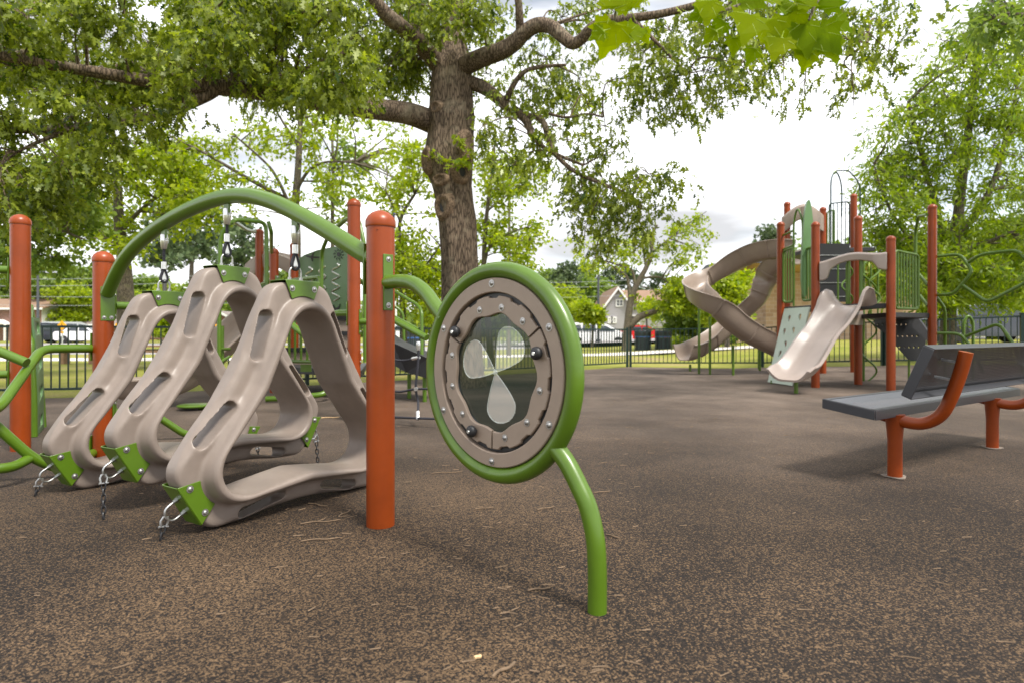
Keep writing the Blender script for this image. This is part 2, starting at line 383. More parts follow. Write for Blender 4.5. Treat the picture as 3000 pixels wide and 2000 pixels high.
strip('path', [(-60, 20), (-20, 20.5), (-8, 21), (-2, 23), (4, 25.5), (12, 26.3), (40, 26)], 2.4, M['conc'], 0.008)
strip('road', [(-120, 28.5), (-30, 29), (-12, 30), (-5, 33), (0, 42), (2, 70)], 8.0, M['asphalt'], 0.004)
strip('parking_area', [(-3, 47), (14, 46), (60, 47)], 16, M['asphalt'], 0.012)
strip('driveway', [(-70, 47), (-30, 47), (-4, 50)], 10, M['asphalt'], 0.016)

# ------------------------------------------------------------------ fence
FH = 0.975
def fence_run(label, pts, postw=0.06):
    t = thing('metal_fence', label, 'fence', (pts[0][0], pts[0][1], gz(*pts[0])), group='green metal fence round the playground')
    rail = MB(); pk = MB()
    for (xa, ya), (xb, yb) in zip(pts, pts[1:]):
        A = V((xa, ya, gz(xa, ya))); B = V((xb, yb, gz(xb, yb))); Ln = (B-A).length; nb = max(1, round(Ln/2.44)); rz = math.atan2(yb-ya, xb-xa)
        for k in range(nb):
            p0 = A.lerp(B, k/nb); p1 = A.lerp(B, (k+1)/nb); d = (p1-p0)
            p0.z = gz(p0.x, p0.y); p1.z = gz(p1.x, p1.y)
            for h in (FH-0.02, 0.10):
                a = p0+V((0, 0, h)); c = p1+V((0, 0, h)); nn = V((-d.y, d.x, 0)).normalized()*0.016
                up = V((0, 0, 0.016))
                rail.hexa([a-nn-up, c-nn-up, c+nn-up, a+nn-up], [a-nn+up, c-nn+up, c+nn+up, a+nn+up])
            npk = max(2, round(d.length/0.105))
            for i in range(1, npk):
                q = p0.lerp(p1, i/npk); pk.box((q.x, q.y, q.z+(FH-0.036+0.116)/2), (0.016, 0.016, FH-0.036-0.116), rz=rz)
            pb = MB(); pb.box((p0.x, p0.y, p0.z+0.5), (postw, postw, 1.0+0.02), rz=rz); pb.box((p0.x, p0.y, p0.z+1.018), (postw+0.012, postw+0.012, 0.018), rz=rz)
            pb.build('fence_post', M['fence'], t, smooth=0)
    pb = MB(); p0 = V((*pts[-1], gz(*pts[-1]))); pb.box((p0.x, p0.y, p0.z+0.5), (postw, postw, 1.02)); pb.build('fence_post', M['fence'], t, smooth=0)
    rail.build('rail', M['fence'], t, smooth=0); pk.build('picket_infill', M['fence'], t, smooth=0)
    return t
fence_run('dark green picket fence beside the lawn at the left edge, nearest run', [FEN[0], FEN[1]])
fence_run('dark green picket fence running back behind the climbing loops and the oak', [FEN[1], FEN[2], FEN[3]])
fence_run('dark green picket fence behind the twin spiral slides', [(FEN[3][0]+0.08, FEN[3][1]-0.03), FEN[4], FEN[5]])
fence_run('dark green picket fence with thick posts at the right behind the bench', [(FEN[5][0]+0.08, FEN[5][1]-0.05), FEN[6]], 0.11)

# ------------------------------------------------------------------ climbing-loop frame
def bolt(mb, c, n, r=0.009):
    n = V(n).normalized(); mb.lathe(V(c), n, [(0, r*1.5), (0.0015, r*1.5), (0.0018, r), (r*0.45, r*0.92), (r*0.75, r*0.6), (r*0.8, r*0.32), (r*0.5, r*0.25)], 12)
def bolts(parent, lst, name='bolt'):
    for c, n, r in lst:
        q = MB(); bolt(q, c, n, r); q.build(name, M['bolt'], parent)
def post(t, x, y, top, r=0.0635, ground=None, name='post'):
    g0 = (gz(x, y) if ground is None else ground)-0.03
    b = MB(); b.lathe((x, y, g0), (0, 0, 1), [(0, r), (top-g0-0.075, r)], 32); o = b.build(name, M['post'], t, smooth=50)
    c = MB(); c.lathe((x, y, top-0.078), (0, 0, 1), [(0, r+0.0035), (0.004, r+0.005), (0.03, r+0.004), (0.05, r*0.9), (0.066, r*0.62), (0.076, r*0.25), (0.078, 0.001)], 32)
    c.lathe((x+0.0, y-r-0.001, top-0.095), (0, -1, 0), [(0, 0.004), (0.003, 0.003)], 8)
    c.build('post_cap', M['post'], o, smooth=50)
    return o
P1 = V((-0.597, 2.79, 0)); P2 = V((-2.84, 4.27, 0)); BD = (P1-P2)
def beamz(t):
    return lerp1([(0.0, 1.07), (0.03, 1.155), (0.07, 1.29), (0.11, 1.36), (0.156, 1.43), (0.246, 1.512), (0.32, 1.565), (0.4, 1.603), (0.48, 1.63), (0.55, 1.637), (0.62, 1.622), (0.69, 1.575), (0.756, 1.505), (0.83, 1.415), (0.904, 1.315), (0.97, 1.222), (1.0, 1.18)], t)
T = thing('loop_climber', 'two short rust red posts joined by a thick green arched tube with climbing loops below', 'climbing frame', tuple(P2))
post(T, P2.x, P2.y, 1.437); post(T, P1.x, P1.y, 1.425)
e = BD.normalized(); tl = BD.length
pts = []
for i in range(0, 41):
    t = 0.02+0.965*i/40; p = P2+BD*t; zz = (beamz(max(0, t-.03))+beamz(t)+beamz(min(1, t+.03)))/3; pts.append(V((p.x, p.y, zz)))
b = MB(); b.tube(pts, 0.0425, 24); b.build('arch_beam', M['green'], T)
def bracket(t, c, n, h=0.19, wd=0.05, nbolt=2, m='green'):    # flat plate bolted to a post, facing n
    n = V(n).normalized(); s = n.cross(V((0, 0, 1))).normalized(); c = V(c); u = V((0, 0, 1))
    b = MB(); rot = Matrix((s, n, u)).transposed(); b.box(c, (wd, 0.008, h), rot)
    o = b.build('bracket', M[m], t, bevel=0.002)
    bolts(o, [(c+u*z+s*q+n*0.004, n, 0.0085) for z in (-h/2+0.022, h/2-0.022) for q in ((-wd/4, wd/4) if nbolt == 4 else (0,))])
    return o
bracket(T, P2+V((e.x, e.y, 0))*0.066+V((0, 0, 1.07)), V((e.x*0.75, e.y*0.75-0.5, 0)), 0.235, 0.085, 4)
bracket(T, P1-V((e.x, e.y, 0))*0.066+V((0, 0, 1.16)), -e, 0.23, 0.085, 4)
for tt, lbl in ((0.30, 0), (0.552, 1), (0.775, 2)):          # hanger tabs under the beam
    p = P2+BD*tt; z = beamz(tt)
    b = MB(); b.box((p.x, p.y, z-0.065), (0.012, 0.05, 0.06), rz=math.atan2(e.y, e.x)+R(90)); b.build('hanger_tab', M['green'], T, bevel=0.002)

# ------------------------------------------------------------------ the moulded climbing loop (three of them)
RH = [(0, .518), (6, .510), (12, .478), (17, .435), (22, .39), (28, .355), (36, .32), (44, .298), (52, .284), (60, .277)]
RO = [(0, .652), (5, .656), (9, .664), (14.0, .655), (19.5, .602), (27, .540), (34, .490), (40, .462), (50, .430), (60, .420)]
def fold(a):
    a = a % 120.0; return 120-a if a > 60 else a
def smoothtab(tab):
    v = np.array([lerp1(tab, fold(i)) for i in range(720*1//1)]) if False else np.array([lerp1(tab, fold(i*0.5)) for i in range(720)])
    k = np.exp(-0.5*(np.arange(-14, 15)/3.6)**2); k /= k.sum()
    vv = np.concatenate([v[-14:], v, v[:14]]); return np.convolve(vv, k, 'valid')
rh = smoothtab(RH); ro = smoothtab(RO)
def pol(r, a): return V((r*math.sin(R(a)), 0, r*math.cos(R(a))))     # a measured from the top corner
b = MB(); rings = []
for i in range(0, 720, 3):
    a = i*0.5; h = rh[i]; o_ = ro[i]; f = fold(a)
    vtx = 1-sstep(8, 26, f)                  # 1 at corners
    mid = sstep(45, 60, f)
    sl = sstep(15, 22, f)*(1-sstep(42, 50, f)); ws = 0.066-0.012*vtx+0.012*sl; wo = 0.050+0.002*vtx+0.004*mid-0.012*sl
    h1 = h+0.050; prof = [(h-0.004, -0.02), (h, -0.11), (h+0.004, -0.132), (h+0.016, -0.142), (h+0.034, -0.140), (h+0.044, -0.125), (h1, -0.100), (h1+0.010, -ws-0.012), (h1+0.022, -ws), (o_-0.03, -ws*0.5-wo*0.5-0.002), (o_-0.010, -wo), (o_, -wo+0.014), (o_, wo-0.014), (o_-0.010, wo), (o_-0.03, ws*0.5+wo*0.5+0.002), (h1+0.022, ws), (h1+0.010, ws+0.012), (h1, 0.100), (h+0.044, 0.125), (h+0.034, 0.140), (h+0.016, 0.142), (h+0.004, 0.132), (h, 0.11), (h-0.004, 0.02)]
    rings.append([V((r*math.sin(R(a)), y, r*math.cos(R(a)))) for r, y in prof])
b.rings(rings, closed=True, caps=False)
# soft collar: the inner lip is moulded a little deeper beside every slot
loopo = b.build('tmp_loop', M['taupe'], smooth=0)
cb = MB()
for k in range(6):
    base = 120*(k//2); sgn = 1 if k % 2 == 0 else -1
    a0, r0, a1, r1 = 22.5, .527, 41.0, .399
    p = pol(r0, base+sgn*a0+(0)); q = pol(r1, base+sgn*a1)
    d = (q-p).normalized(); s = V((0, 1, 0)).cross(d); wd = 0.028
    poly = []
    for j in range(9):
        an = R(90+j*180/8); poly.append(p+(d*math.cos(an)+s*math.sin(an))*wd)
    for j in range(9):
        an = R(-90+j*180/8); poly.append(q+(d*math.cos(an)+s*math.sin(an))*wd*0.9)
    cb.prism([v+V((0, -0.3, 0)) for v in poly], (0, 0.6, 0))
cuto = cb.build('tmp_cut', M['taupe'], smooth=0)
md = loopo.modifiers.new('b', 'BOOLEAN'); md.operation = 'DIFFERENCE'; md.object = cuto; md.solver = 'EXACT'
md = loopo.modifiers.new('r', 'REMESH'); md.mode = 'VOXEL'; md.voxel_size = 0.0046; md.use_smooth_shade = True
md = loopo.modifiers.new('s', 'SMOOTH'); md.factor = 0.5; md.iterations = 14
dg = bpy.context.evaluated_depsgraph_get(); dg.update()
LOOPME = bpy.data.meshes.new_from_object(loopo.evaluated_get(dg)); LOOPME.name = 'loop_body'
LOOPME.polygons.foreach_set('use_smooth', [True]*len(LOOPME.polygons))
for o in (loopo, cuto): bpy.data.objects.remove(o)
print('loop verts', len(LOOPME.vertices))

def chain(parent, top, bot, link=0.034, wire=0.0033):
    top = V(top); bot = V(bot); n = max(2, round((top-bot).length/(link*0.80))); b = MB(); d = (bot-top).normalized(); u = d.orthogonal().normalized(); w_ = d.cross(u)
    for i in range(n):
        c = top.lerp(bot, (i+.5)/n); s = u if i % 2 else w_; hl = link/2-0.008; hw = 0.0085
        pp = []
        for j in range(12):
            an = 2*math.pi*j/12; pp.append(c+d*(hl*(1 if math.cos(an) > 0 else -1)*(0 if abs(math.cos(an)) < 1e-6 else 1)+hw*math.cos(an))+s*hw*math.sin(an))
        b.tube(pp, wire, 6, closed=True)
    return b.build('chain', M['black'], parent)
def loop_thing(label, C, rz, drop_top, chains):
    """C: world position of the loop's centre; local x runs along the loop's plane, local -y faces the camera side."""
    t = thing('climbing_loop', label, 'climbing loop', group='moulded triangular loops hanging from the arched tube')
    o = bpy.data.objects.new('loop_body', LOOPME); COL.objects.link(o); o.parent = t
    for k in range(3):
        A = 120*k; br = MB()
        def q(x, z, y): 
            v = V((x, y, z)); v.rotate(Matrix.Rotation(R(A), 3, 'Y').to_euler()); return v
        Ro = 0.668; yo = 0.0605
        arc = [(-0.066+0.132*j/8, 0.572+0.016*(1-((j-4)/4)**2)) for j in range(9)]
        outl = [(0.104, Ro-0.004), (-0.104, Ro-0.004)]+arc
        for sg in (-1, 1):
            ply = [q(x, z, sg*yo) for x, z in outl]; n = q(0, 0, sg*0.004); br.prism(ply, n)
        br.hexa([q(-0.104, Ro-0.004, -yo-.004), q(0.104, Ro-0.004, -yo-.004), q(0.104, Ro-0.004, yo+.004), q(-0.104, Ro-0.004, yo+.004)],
                [q(-0.104, Ro, -yo+.002), q(0.104, Ro, -yo+.002), q(0.104, Ro, yo-.002), q(-0.104, Ro, yo-.002)])
        bo = br.build('corner_plate', M['green'], t, smooth=30, bevel=0.0025)
        bolts(bo, [(q(x, 0.626, sg*(yo+0.0045)), q(0, 0, sg), 0.0105) for sg in (-1, 1) for x in (-0.066, 0.066)])
        if chains[k]:
            ub = MB(); hw = 0.034; H = Ro+0.042
            pp = [q(-hw, Ro, 0), q(-hw, H, 0)]+[q(-hw*math.cos(R(a_)), H+hw*0.95*math.sin(R(a_)), 0) for a_ in range(20, 180, 20)]+[q(hw, H, 0), q(hw, Ro, 0)]
            ub.tube(pp, 0.0050, 10)
            for x in (-hw, hw): ub.lathe(q(x, Ro, 0), q(0, 1, 0), [(0, 0.012), (0.007, 0.012), (0.0072, 0.0095), (0.018, 0.0095)], 6)
            ub.build('shackle', M['hook'], bo)
    # hanging cable above the top corner
    z0 = 0.668+0.042+0.034*0.95
    cz = drop_top      # local height of the hanger tab
    m1 = MB(); zt = z0-0.012
    pp = [V((0, 0, zt-0.004))+V((0.021*math.sin(R(a_)), 0, 0.024-0.024*math.cos(R(a_)))) for a_ in range(-110, 111, 20)]
    loopc = [V((0, 0, zt+0.088))]+[v for v in pp][::1]+[V((0, 0, zt+0.088))]
    m1.tube(bend(loopc, 0.01, 3), 0.0085, 10)
    m1.tube([V((0, 0, zt+0.08)), V((0, 0, cz-0.05))], 0.0085, 12); m1.build('cable', M['rope'], t)
    m2 = MB()
    pp2 = [V((0, 0, zt-0.004))+V((0.0135*math.sin(R(a_)), 0, 0.022-0.017*math.cos(R(a_)))) for a_ in range(-120, 121, 20)]
    m2.tube([V((0, 0, zt+0.068))]+pp2+[V((0, 0, zt+0.068))], 0.004, 8)
    m2.prism([V((-0.013, -0.003, zt+0.012)), V((0.013, -0.003, zt+0.012)), V((0.011, -0.003, zt+0.035)), V((0, -0.003, zt+0.065)), V((-0.011, -0.003, zt+0.035))], (0, 0.006, 0))
    m2.build('thimble', M['steel'], t)
    m3 = MB(); m3.lathe((0, 0, zt+0.075), (0, 0, 1), [(0, 0.013), (0.002, 0.0155), (0.046, 0.0155), (0.048, 0.013)], 20); m3.build('ferrule', M['steel'], t)
    m4 = MB(); m4.lathe((0, 0, cz-0.085), (0, 0, 1), [(0, 0.0135), (0.003, 0.016), (0.05, 0.023), (0.052, 0.0215), (0.085, 0.0215), (0.09, 0.018)], 20)
    bolt(m4, (0.008, -0.0215, cz-0.02), (0.2, -1, 0), 0.006); m4.build('swaged_end', M['steel'], t)
    t.location = C; t.rotation_euler.z = rz
    # ground chains from the two lower corners
    Mx = Matrix.Translation(V(C)) @ Matrix.Rotation(rz, 4, 'Z')
    for k, g in ((2, chains[2]), (1, chains[1])):
        if not g: continue
        v = V((0, 0, 0.668+0.042+0.034)); v.rotate(Matrix.Rotation(R(120*k), 3, 'Y').to_euler()); p = Mx @ v
        gp = V((p.x+g[0], p.y+g[1], 0.004))
        li = Mx.inverted() @ p; lg = Mx.inverted() @ gp
        sh = MB(); d = (lg-li).normalized(); s = d.cross(V((0, 1, 0))).normalized()
        sh.tube([li+V((0, 0, 0))+s*0.012+d*0.035, li+s*0.016+d*0.012, li-d*0.004+s*0.009, li-d*0.004-s*0.009, li-s*0.016+d*0.012, li-s*0.012+d*0.035], 0.005, 8)
        sh.tube([li+d*0.036-s*0.02, li+d*0.036+s*0.02], 0.005, 8); sh.build('bow_shackle', M['hook'], t)
        if (lg-li).length > 0.06: chain(t, li+d*0.036, lg)
    return t
def unitrz(ux, uy): return math.atan2(uy, ux)
# centres: below the hanger tab; the top plate of a loop is 0.652 above its centre
def at_t(t, ztop):
    p = P2+BD*t; return (p.x, p.y, ztop-0.664), beamz(t)-0.075-(ztop-0.664)
C3, d3 = at_t(0.775, 1.128); loop_thing('nearest moulded climbing loop, hanging beside the near rust red post', C3, unitrz(.555, .832), d3, (1, 0, (-0.015, -0.01)))
C2, d2 = at_t(0.552, 1.236); loop_thing('middle moulded climbing loop, hung highest of the three under the arched tube', C2, unitrz(.50, .866), d2, (1, (0.01, 0.01), (0.02, -0.03)))
C1, d1 = at_t(0.300, 1.122); loop_thing('farthest moulded climbing loop, hanging beside the left rust red post', C1, unitrz(.555, .832), d1, (1, (0.0, 0.02), (-0.02, -0.01)))
# ------------------------------------------------------------------ round wheel panel on a green tube ring
def clearmat(name, col, alpha, rough=0.05):
    m = bpy.data.materials.new(name); m.use_nodes = True; t = m.node_tree; out = t.nodes['Material Output']; pb = t.nodes['Principled BSDF']
    pb.inputs['Base Color'].default_value = (*col, 1); pb.inputs['Roughness'].default_value = rough
    tr = t.nodes.new('ShaderNodeBsdfTransparent'); mx_ = t.nodes.new('ShaderNodeMixShader'); mx_.inputs[0].default_value = alpha
    t.links.new(tr.outputs[0], mx_.inputs[1]); t.links.new(pb.outputs[0], mx_.inputs[2]); t.links.new(mx_.outputs[0], out.inputs['Surface'])
    return m
M['smoke'] = clearmat('dark tinted clear plastic', (0.016, 0.030, 0.022), 0.86, 0.12)
M['clear'] = clearmat('clear plastic', (0.8, 0.85, 0.8), 0.32, 0.2)  # whitish haze mixed into the plastic to brighten the petals
PC = V((-0.058, 2.2465, 0.727)); pu = V((0.705, -0.709, 0)).normalized(); pn = V((-pu.y, pu.x, 0))    # pn points away from the camera
if pn.y < 0: pn = -pn
def D(a, z, n=0.0): return PC+pu*a+V((0, 0, z))+pn*n
T = thing('wheel_play_panel', 'round tan wheel panel with three clear petals inside a green tube ring', 'play panel', (PC.x, PC.y, 0))
b = MB(); b.tube([D(0.372*math.cos(R(a)), 0.372*math.sin(R(a))) for a in range(0, 360, 5)], 0.0302, 18, closed=True)
b.build('tube_ring', M['green'], T)
b = MB(); b.tube(spline([D(.285, -.235), D(.318, -.262), D(.345, -.29), D(.385, -.345), D(.425, -.41), D(.452, -.50), D(.46, -.60), D(.46, -.70), D(.46, -.76)], 5), 0.0302, 18); b.build('support_leg', M['green'], T)
b = MB(); b.tube(spline([D(-.72, .368), D(-.66, .368), D(-.59, .366), D(-.51, .352), D(-.43, .312), D(-.37, .26), D(-.30, .20)], 5), 0.0302, 18); b.build('support_arm', M['green'], T)
bp = P1+V((0.062, -0.012, 1.095)); bracket(T, D(-.703, .368), pu, 0.25, 0.05, 2)
def ringplate(mb, ro_, ri_, n0, n1, a0=0, a1=360, st=3):
    ang = [a0+(a1-a0)*i/int((a1-a0)/st) for i in range(int((a1-a0)/st)+1)]
    full = abs(a1-a0-360) < 1e-6
    if full: ang = ang[:-1]
    rs = []
    for a in ang:
        fo = ro_(a) if callable(ro_) else ro_; fi = ri_(a) if callable(ri_) else ri_
        c, s = math.cos(R(a)), math.sin(R(a)); ch = 0.003
        rs.append([D(fi*c, fi*s, n0+ch), D((fi+ch)*c, (fi+ch)*s, n0), D((fo-ch)*c, (fo-ch)*s, n0), D(fo*c, fo*s, n0+ch), D(fo*c, fo*s, n1), D(fi*c, fi*s, n1)])
    mb.rings(rs, closed=full, caps=not full)
b = MB(); ringplate(b, 0.342, 0.290, -0.022, 0.018); rim = b.build('rim_plate', M['panel'], T, smooth=25)
bolts(rim, [(D(0.322*math.cos(R(a)), 0.322*math.sin(R(a)), -0.0222), -pn, 0.0095) for a in range(90, 450, 60)], 'rim_bolt')
b = MB(); ringplate(b, 0.2895, 0.215, -0.004, 0.006); b.build('backing_ring', M['black'], T, smooth=25)
def wout(a):
    q = (a % 24)/24; return 0.278 if q < 0.56 else 0.269
def wavy(a): return 0.211+0.0065*math.cos(R(a*9+20))
for (s0, s1) in ((36, 150), (152, 268), (270, 394)):
    b = MB(); ringplate(b, wout, wavy, -0.017, -0.0045, s0, s1, 2); rs_ = b.build('wheel_segment', M['panel'], T, smooth=25)
    bolts(rs_, [(D(0.238*math.cos(R(a)), 0.238*math.sin(R(a)), -0.0172), -pn, 0.0088) for a in [s0+(s1-s0)*(k+0.5)/4 for k in range(4)] if min(abs(a-q) % 360 for q in (143, 18, 378, 246)) > 9], 'segment_bolt')
for a in (143, 18, 246):
    c = D(0.244*math.cos(R(a)), 0.244*math.sin(R(a)), -0.017); b = MB()
    b.lathe(c, -pn, [(0, 0.013), (0.006, 0.013), (0.008, 0.020), (0.014, 0.023), (0.024, 0.022), (0.030, 0.016), (0.032, 0.008)], 20); k_ = b.build('knob', M['black'], T)
    b = MB(); b.lathe(c-pn*0.031, -pn, [(0, 0.007), (0.003, 0.006)], 10); b.build('knob_screw', M['steel'], k_)
# smoked disc with three petal openings glazed clear
def petal(a0, L0=0.178, wd=0.066):
    pts = []
    for i in range(25):
        t = i/24
        if t <= 0.5: q = t*2; r = L0*q
        else: q = (1-t)*2; r = L0*q
        sgn = 1 if t <= 0.5 else -1
        pts.append((r, sgn*wd*(math.sin(math.pi*min(1, q**1.25))**0.75 if q < 1 else 0)*1.0))
    return pts
def pet_half(r): # half width of the petal at radius r (0..0.178)
    q = r/0.186
    if q <= 0 or q >= 1: return 0
    return 0.074*(1-(1-min(1, q/0.68))**1.3) if q < 0.68 else 0.074*math.sqrt(max(0, 1-((q-0.68)/0.32)**2))
PA = (52, 160, 283)
b = MB(); cb_ = MB()
NR, NA = 46, 300
def inpet(r, a):
    for p in PA:
        d = ((a-p+180) % 360)-180
        if abs(d) < 80:
            rr = r*math.cos(R(d)); hh = abs(r*math.sin(R(d)))
            if hh < pet_half(rr) and rr > 0.006: return True
    return False
vs = []; fd = []; fc = []
for i in range(NR+1):
    for j in range(NA):
        r = 0.2185*i/NR; a = 360*j/NA; vs.append(D(r*math.cos(R(a)), r*math.sin(R(a)), -0.001))
for i in range(NR):
    for j in range(NA):
        f = (i*NA+j, i*NA+(j+1) % NA, (i+1)*NA+(j+1) % NA, (i+1)*NA+j)
        (fc if inpet(0.2185*(i+.5)/NR, 360*(j+.5)/NA) else fd).append(f)
b.add(vs, fd); b.build('tinted_disc', M['smoke'], T, smooth=0)
cb_.add(vs, fc); cb_.build('clear_petal', M['clear'], T, smooth=0)
b = MB()
for p in PA:   # moulded edge of every petal
    pts = []
    for i in range(0, 41):
        r = 0.186*i/40; pts.append((r, pet_half(r)))
    out = pts+[(r, -h) for r, h in pts[::-1]]
    c, s = math.cos(R(p)), math.sin(R(p))
    b.tube([D(r*c-h*s, r*s+h*c, -0.003) for r, h in out[1:-1]], 0.0018, 6, closed=True)
b.lathe(D(0, 0, -0.002), -pn, [(0, 0.010), (0.006, 0.009), (0.008, 0.004)], 16)
b.build('petal_rim', M['clear'], T)

# ------------------------------------------------------------------ bench
M['bench'] = mat('dark grey coated bench metal', (0.05, 0.051, 0.058), 0.38, bump=0.05)
def perforated(name, base, sc, hole=0.04):
    m = bpy.data.materials.new(name); m.use_nodes = True; t = m.node_tree; b = t.nodes['Principled BSDF']; out = t.nodes['Material Output']
    b.inputs['Base Color'].default_value = (*base, 1); b.inputs['Roughness'].default_value = 0.4
    at = t.nodes.new('ShaderNodeUVMap'); sx = t.nodes.new('ShaderNodeSeparateXYZ'); t.links.new(at.outputs[0], sx.inputs[0])
    def cell(o):
        a = fn_math(t, 'MULTIPLY', o, sc); f = fn_math(t, 'FRACT', a); f = fn_math(t, 'SUBTRACT', f, 0.5); return fn_math(t, 'MULTIPLY', f, f)
    d = fn_math(t, 'ADD', cell(sx.outputs[0]), cell(sx.outputs[1])); h = fn_math(t, 'LESS_THAN', d, hole)
    tr = t.nodes.new('ShaderNodeBsdfTransparent'); mx_ = t.nodes.new('ShaderNodeMixShader')
    t.links.new(h, mx_.inputs[0]); t.links.new(b.outputs[0], mx_.inputs[1]); t.links.new(tr.outputs[0], mx_.inputs[2]); t.links.new(mx_.outputs[0], out.inputs['Surface'])
    return m
M['perf'] = perforated('perforated coated bench sheet', (0.12, 0.125, 0.145), 85)  # seat sheet: sky reflection put into a lighter, bluish base colour
bd = V((.816, .578, 0)); bb = V((.578, -.816, 0)); BN = V((2.085, 3.53, 0.0))
def Bp(e_, f_, z): return BN+bd*e_+bb*f_+V((0, 0, z))
M['footing'] = mat('dirty concrete footing', (0.22, 0.18, 0.145), 0.9, var=0.4, vscale=30)
T = thing('park_bench', 'dark grey perforated bench on curved rust red legs', 'bench', tuple(Bp(0.28, 0, 0)))
M['perf2'] = perforated('perforated dark backrest sheet', (0.04, 0.04, 0.045), 85, 0.012)
def panel(name, A, B, C_, D_, flange, fd_, fw, mm='perf'):
    # A-B-C-D quad sheet (perforated) with folded flanges along direction fd_
    me = bpy.data.meshes.new(name); me.from_pydata([A, B, C_, D_], [], [(0, 1, 2, 3)]); uv = me.uv_layers.new()
    lx = (B-A).length; ly = (D_-A).length
    for i, q in enumerate(((0, 0), (lx, 0), (lx, ly), (0, ly))): uv.data[i].uv = q
    me.materials.append(M[mm]); o = bpy.data.objects.new(name, me); COL.objects.link(o); put(o, T)
    s = MB(); cs = [A, B, C_, D_]; nrm = (B-A).cross(D_-A).normalized(); f3 = V(fd_)*flange; tk = 0.006
    cen = (A+B+C_+D_)/4
    for i in range(4):
        p, q = cs[i], cs[(i+1) % 4]; inw = (cen-(p+q)/2); ed = (q-p).normalized(); inw = (inw-ed*inw.dot(ed)).normalized()
        s.hexa([p-inw*tk+f3, q-inw*tk+f3, q+f3, p+f3], [p-inw*tk, q-inw*tk, q, p])
        # solid border strip
        up = -V(fd_)*0.003
        s.hexa([p, q, q+inw*fw, p+inw*fw], [p+up, q+up, q+inw*fw+up, p+inw*fw+up])
    s.build('folded_edge', M['bench'], o, smooth=30, bevel=0.004)
    return o
BL = 2.45
panel('seat', Bp(0, 0, .425), Bp(BL, 0, .425), Bp(BL, -.30, .465), Bp(0, -.30, .465), 0.055, (0.0, 0, -1), 0.025)
bk0, bk1 = (.14, .53), (.25, .80)
panel('backrest', Bp(0.0, bk0[0], bk0[1]), Bp(BL, bk0[0], bk0[1]), Bp(BL, bk1[0], bk1[1]), Bp(0.0, bk1[0], bk1[1]), 0.055, tuple((bb*0.93+V((0, 0, -.38))).normalized()), 0.02, 'perf2')
for el in (0.30, 1.92):
    b = MB(); c = Bp(el, -0.02, 0)
    b.lathe((c.x, c.y, -0.02), (0, 0, 1), [(0, 0.040), (0.24, 0.040), (0.34, 0.048), (0.40, 0.056)], 24); lg = b.build('leg', M['post'], T)
    b = MB(); pts = spline([Bp(el, -.26, .40), Bp(el, -.12, .375), Bp(el, 0.04, .34), Bp(el, .14, .345), Bp(el, .22, .40), Bp(el, .27, .50), Bp(el, .315, .64), Bp(el, .345, .765)], 5)
    b.tube(pts, 0.036, 18); ar = b.build('back_support', M['post'], T)
    b = MB()
    for q in (.60, .70): q2 = MB(); q2.tube([Bp(el, .32+.14*(q-.6), q), Bp(el, .19+.35*(q-.6), q+.02)], 0.008, 8); q2.build('bolt', M['steel'], ar)
    b = MB(); n_ = 20; rs_ = []
    for k in range(24):
        a = 2*math.pi*k/24; q = 0.065+0.010*math.sin(3*a+el); rs_.append(V((c.x+q*math.cos(a), c.y+q*math.sin(a), 0.003)))
    b.prism(rs_, (0, 0, 0.004)); b.build('footing_ring', M['footing'], T)

# ------------------------------------------------------------------ tube climber at the left edge
def tubes(t, name, lst, r=0.03, m='green', bd_=0.08, seg=14):
    o = None
    for pts in lst:
        b = MB(); b.tube(bend(pts, bd_, 5), r, seg); o = b.build(name, M[m], t)
    return o
T = thing('tube_climber', 'angular green tube climber fixed to the tall and the short left posts', 'climber', (-3.43, 4.57, 0))
p0 = G(60, 4.57); post(T, p0.x, p0.y, 1.75)
tubes(T, 'bent_tube', [[V((-2.90, 4.24, .763)), P(122, 1021, 3.95), P(0, 1193, 3.45), P(-120, 1240, 3.1)],
                       [P(78, 1062, 3.72), P(0, 1029, 3.72), P(-140, 980, 3.7)],
                       [V((-2.87, 4.21, .05)), P(196, 1394, 3.75)+V((0, 0, .03)), P(100, 1345, 3.62), P(0, 1257, 3.5), P(-120, 1150, 3.4)],
                       [P(86, 1342, 3.6), P(30, 1372, 3.45), P(-120, 1372, 3.3)],
                       [V((-3.73, 4.55, 1.335)), V((-3.85, 4.5, 1.335)), V((-4.5, 4.3, 1.32))],
                       [V((-3.73, 4.55, .565)), V((-3.85, 4.5, .565)), V((-4.5, 4.3, .57))]], 0.0285)
for c, n in (((-2.905, 4.255, .775), (-1, -.1, 0)), ((-2.905, 4.24, .07), (-1, -.2, 0)), ((-3.725, 4.56, 1.33), (-1, -.1, 0)), ((-3.725, 4.56, .57), (-1, -.1, 0))): bracket(T, c, n, 0.19, 0.05)
T = thing('curved_climbing_wall', 'narrow green plate with round holes beside a curved tube, behind the tall left post', 'climber', tuple(G(110, 5.4)))
b = MB(); pl = spline([P(90, 930, 5.2), P(98, 1020, 5.2), P(103, 1140, 5.2), P(104, 1274, 5.2)], 6)
dv = V((-0.25, 0.40, 0))
for a, c in zip(pl, pl[1:]):
    pass
rs_ = [[p, p+dv, p+dv+V((0.02, 0, 0)), p+V((0.02, 0, 0))] for p in pl]; b.rings(rs_)
o = b.build('climbing_plate', M['gpanel'], T, smooth=60)
hb = MB()
for z in (0.05, 0.3, 0.55, .85):
    hb.lathe(V((pl[-1].x-0.125+0.01-.08, 5.40-.05, 0.06+z)), (.85, .53, 0), [(0, 0.05), (0.2, 0.05)], 20)
ho = hb.build('tmp', M['mark']); md = o.modifiers.new('b', 'BOOLEAN'); md.object = ho; md.solver = 'EXACT'
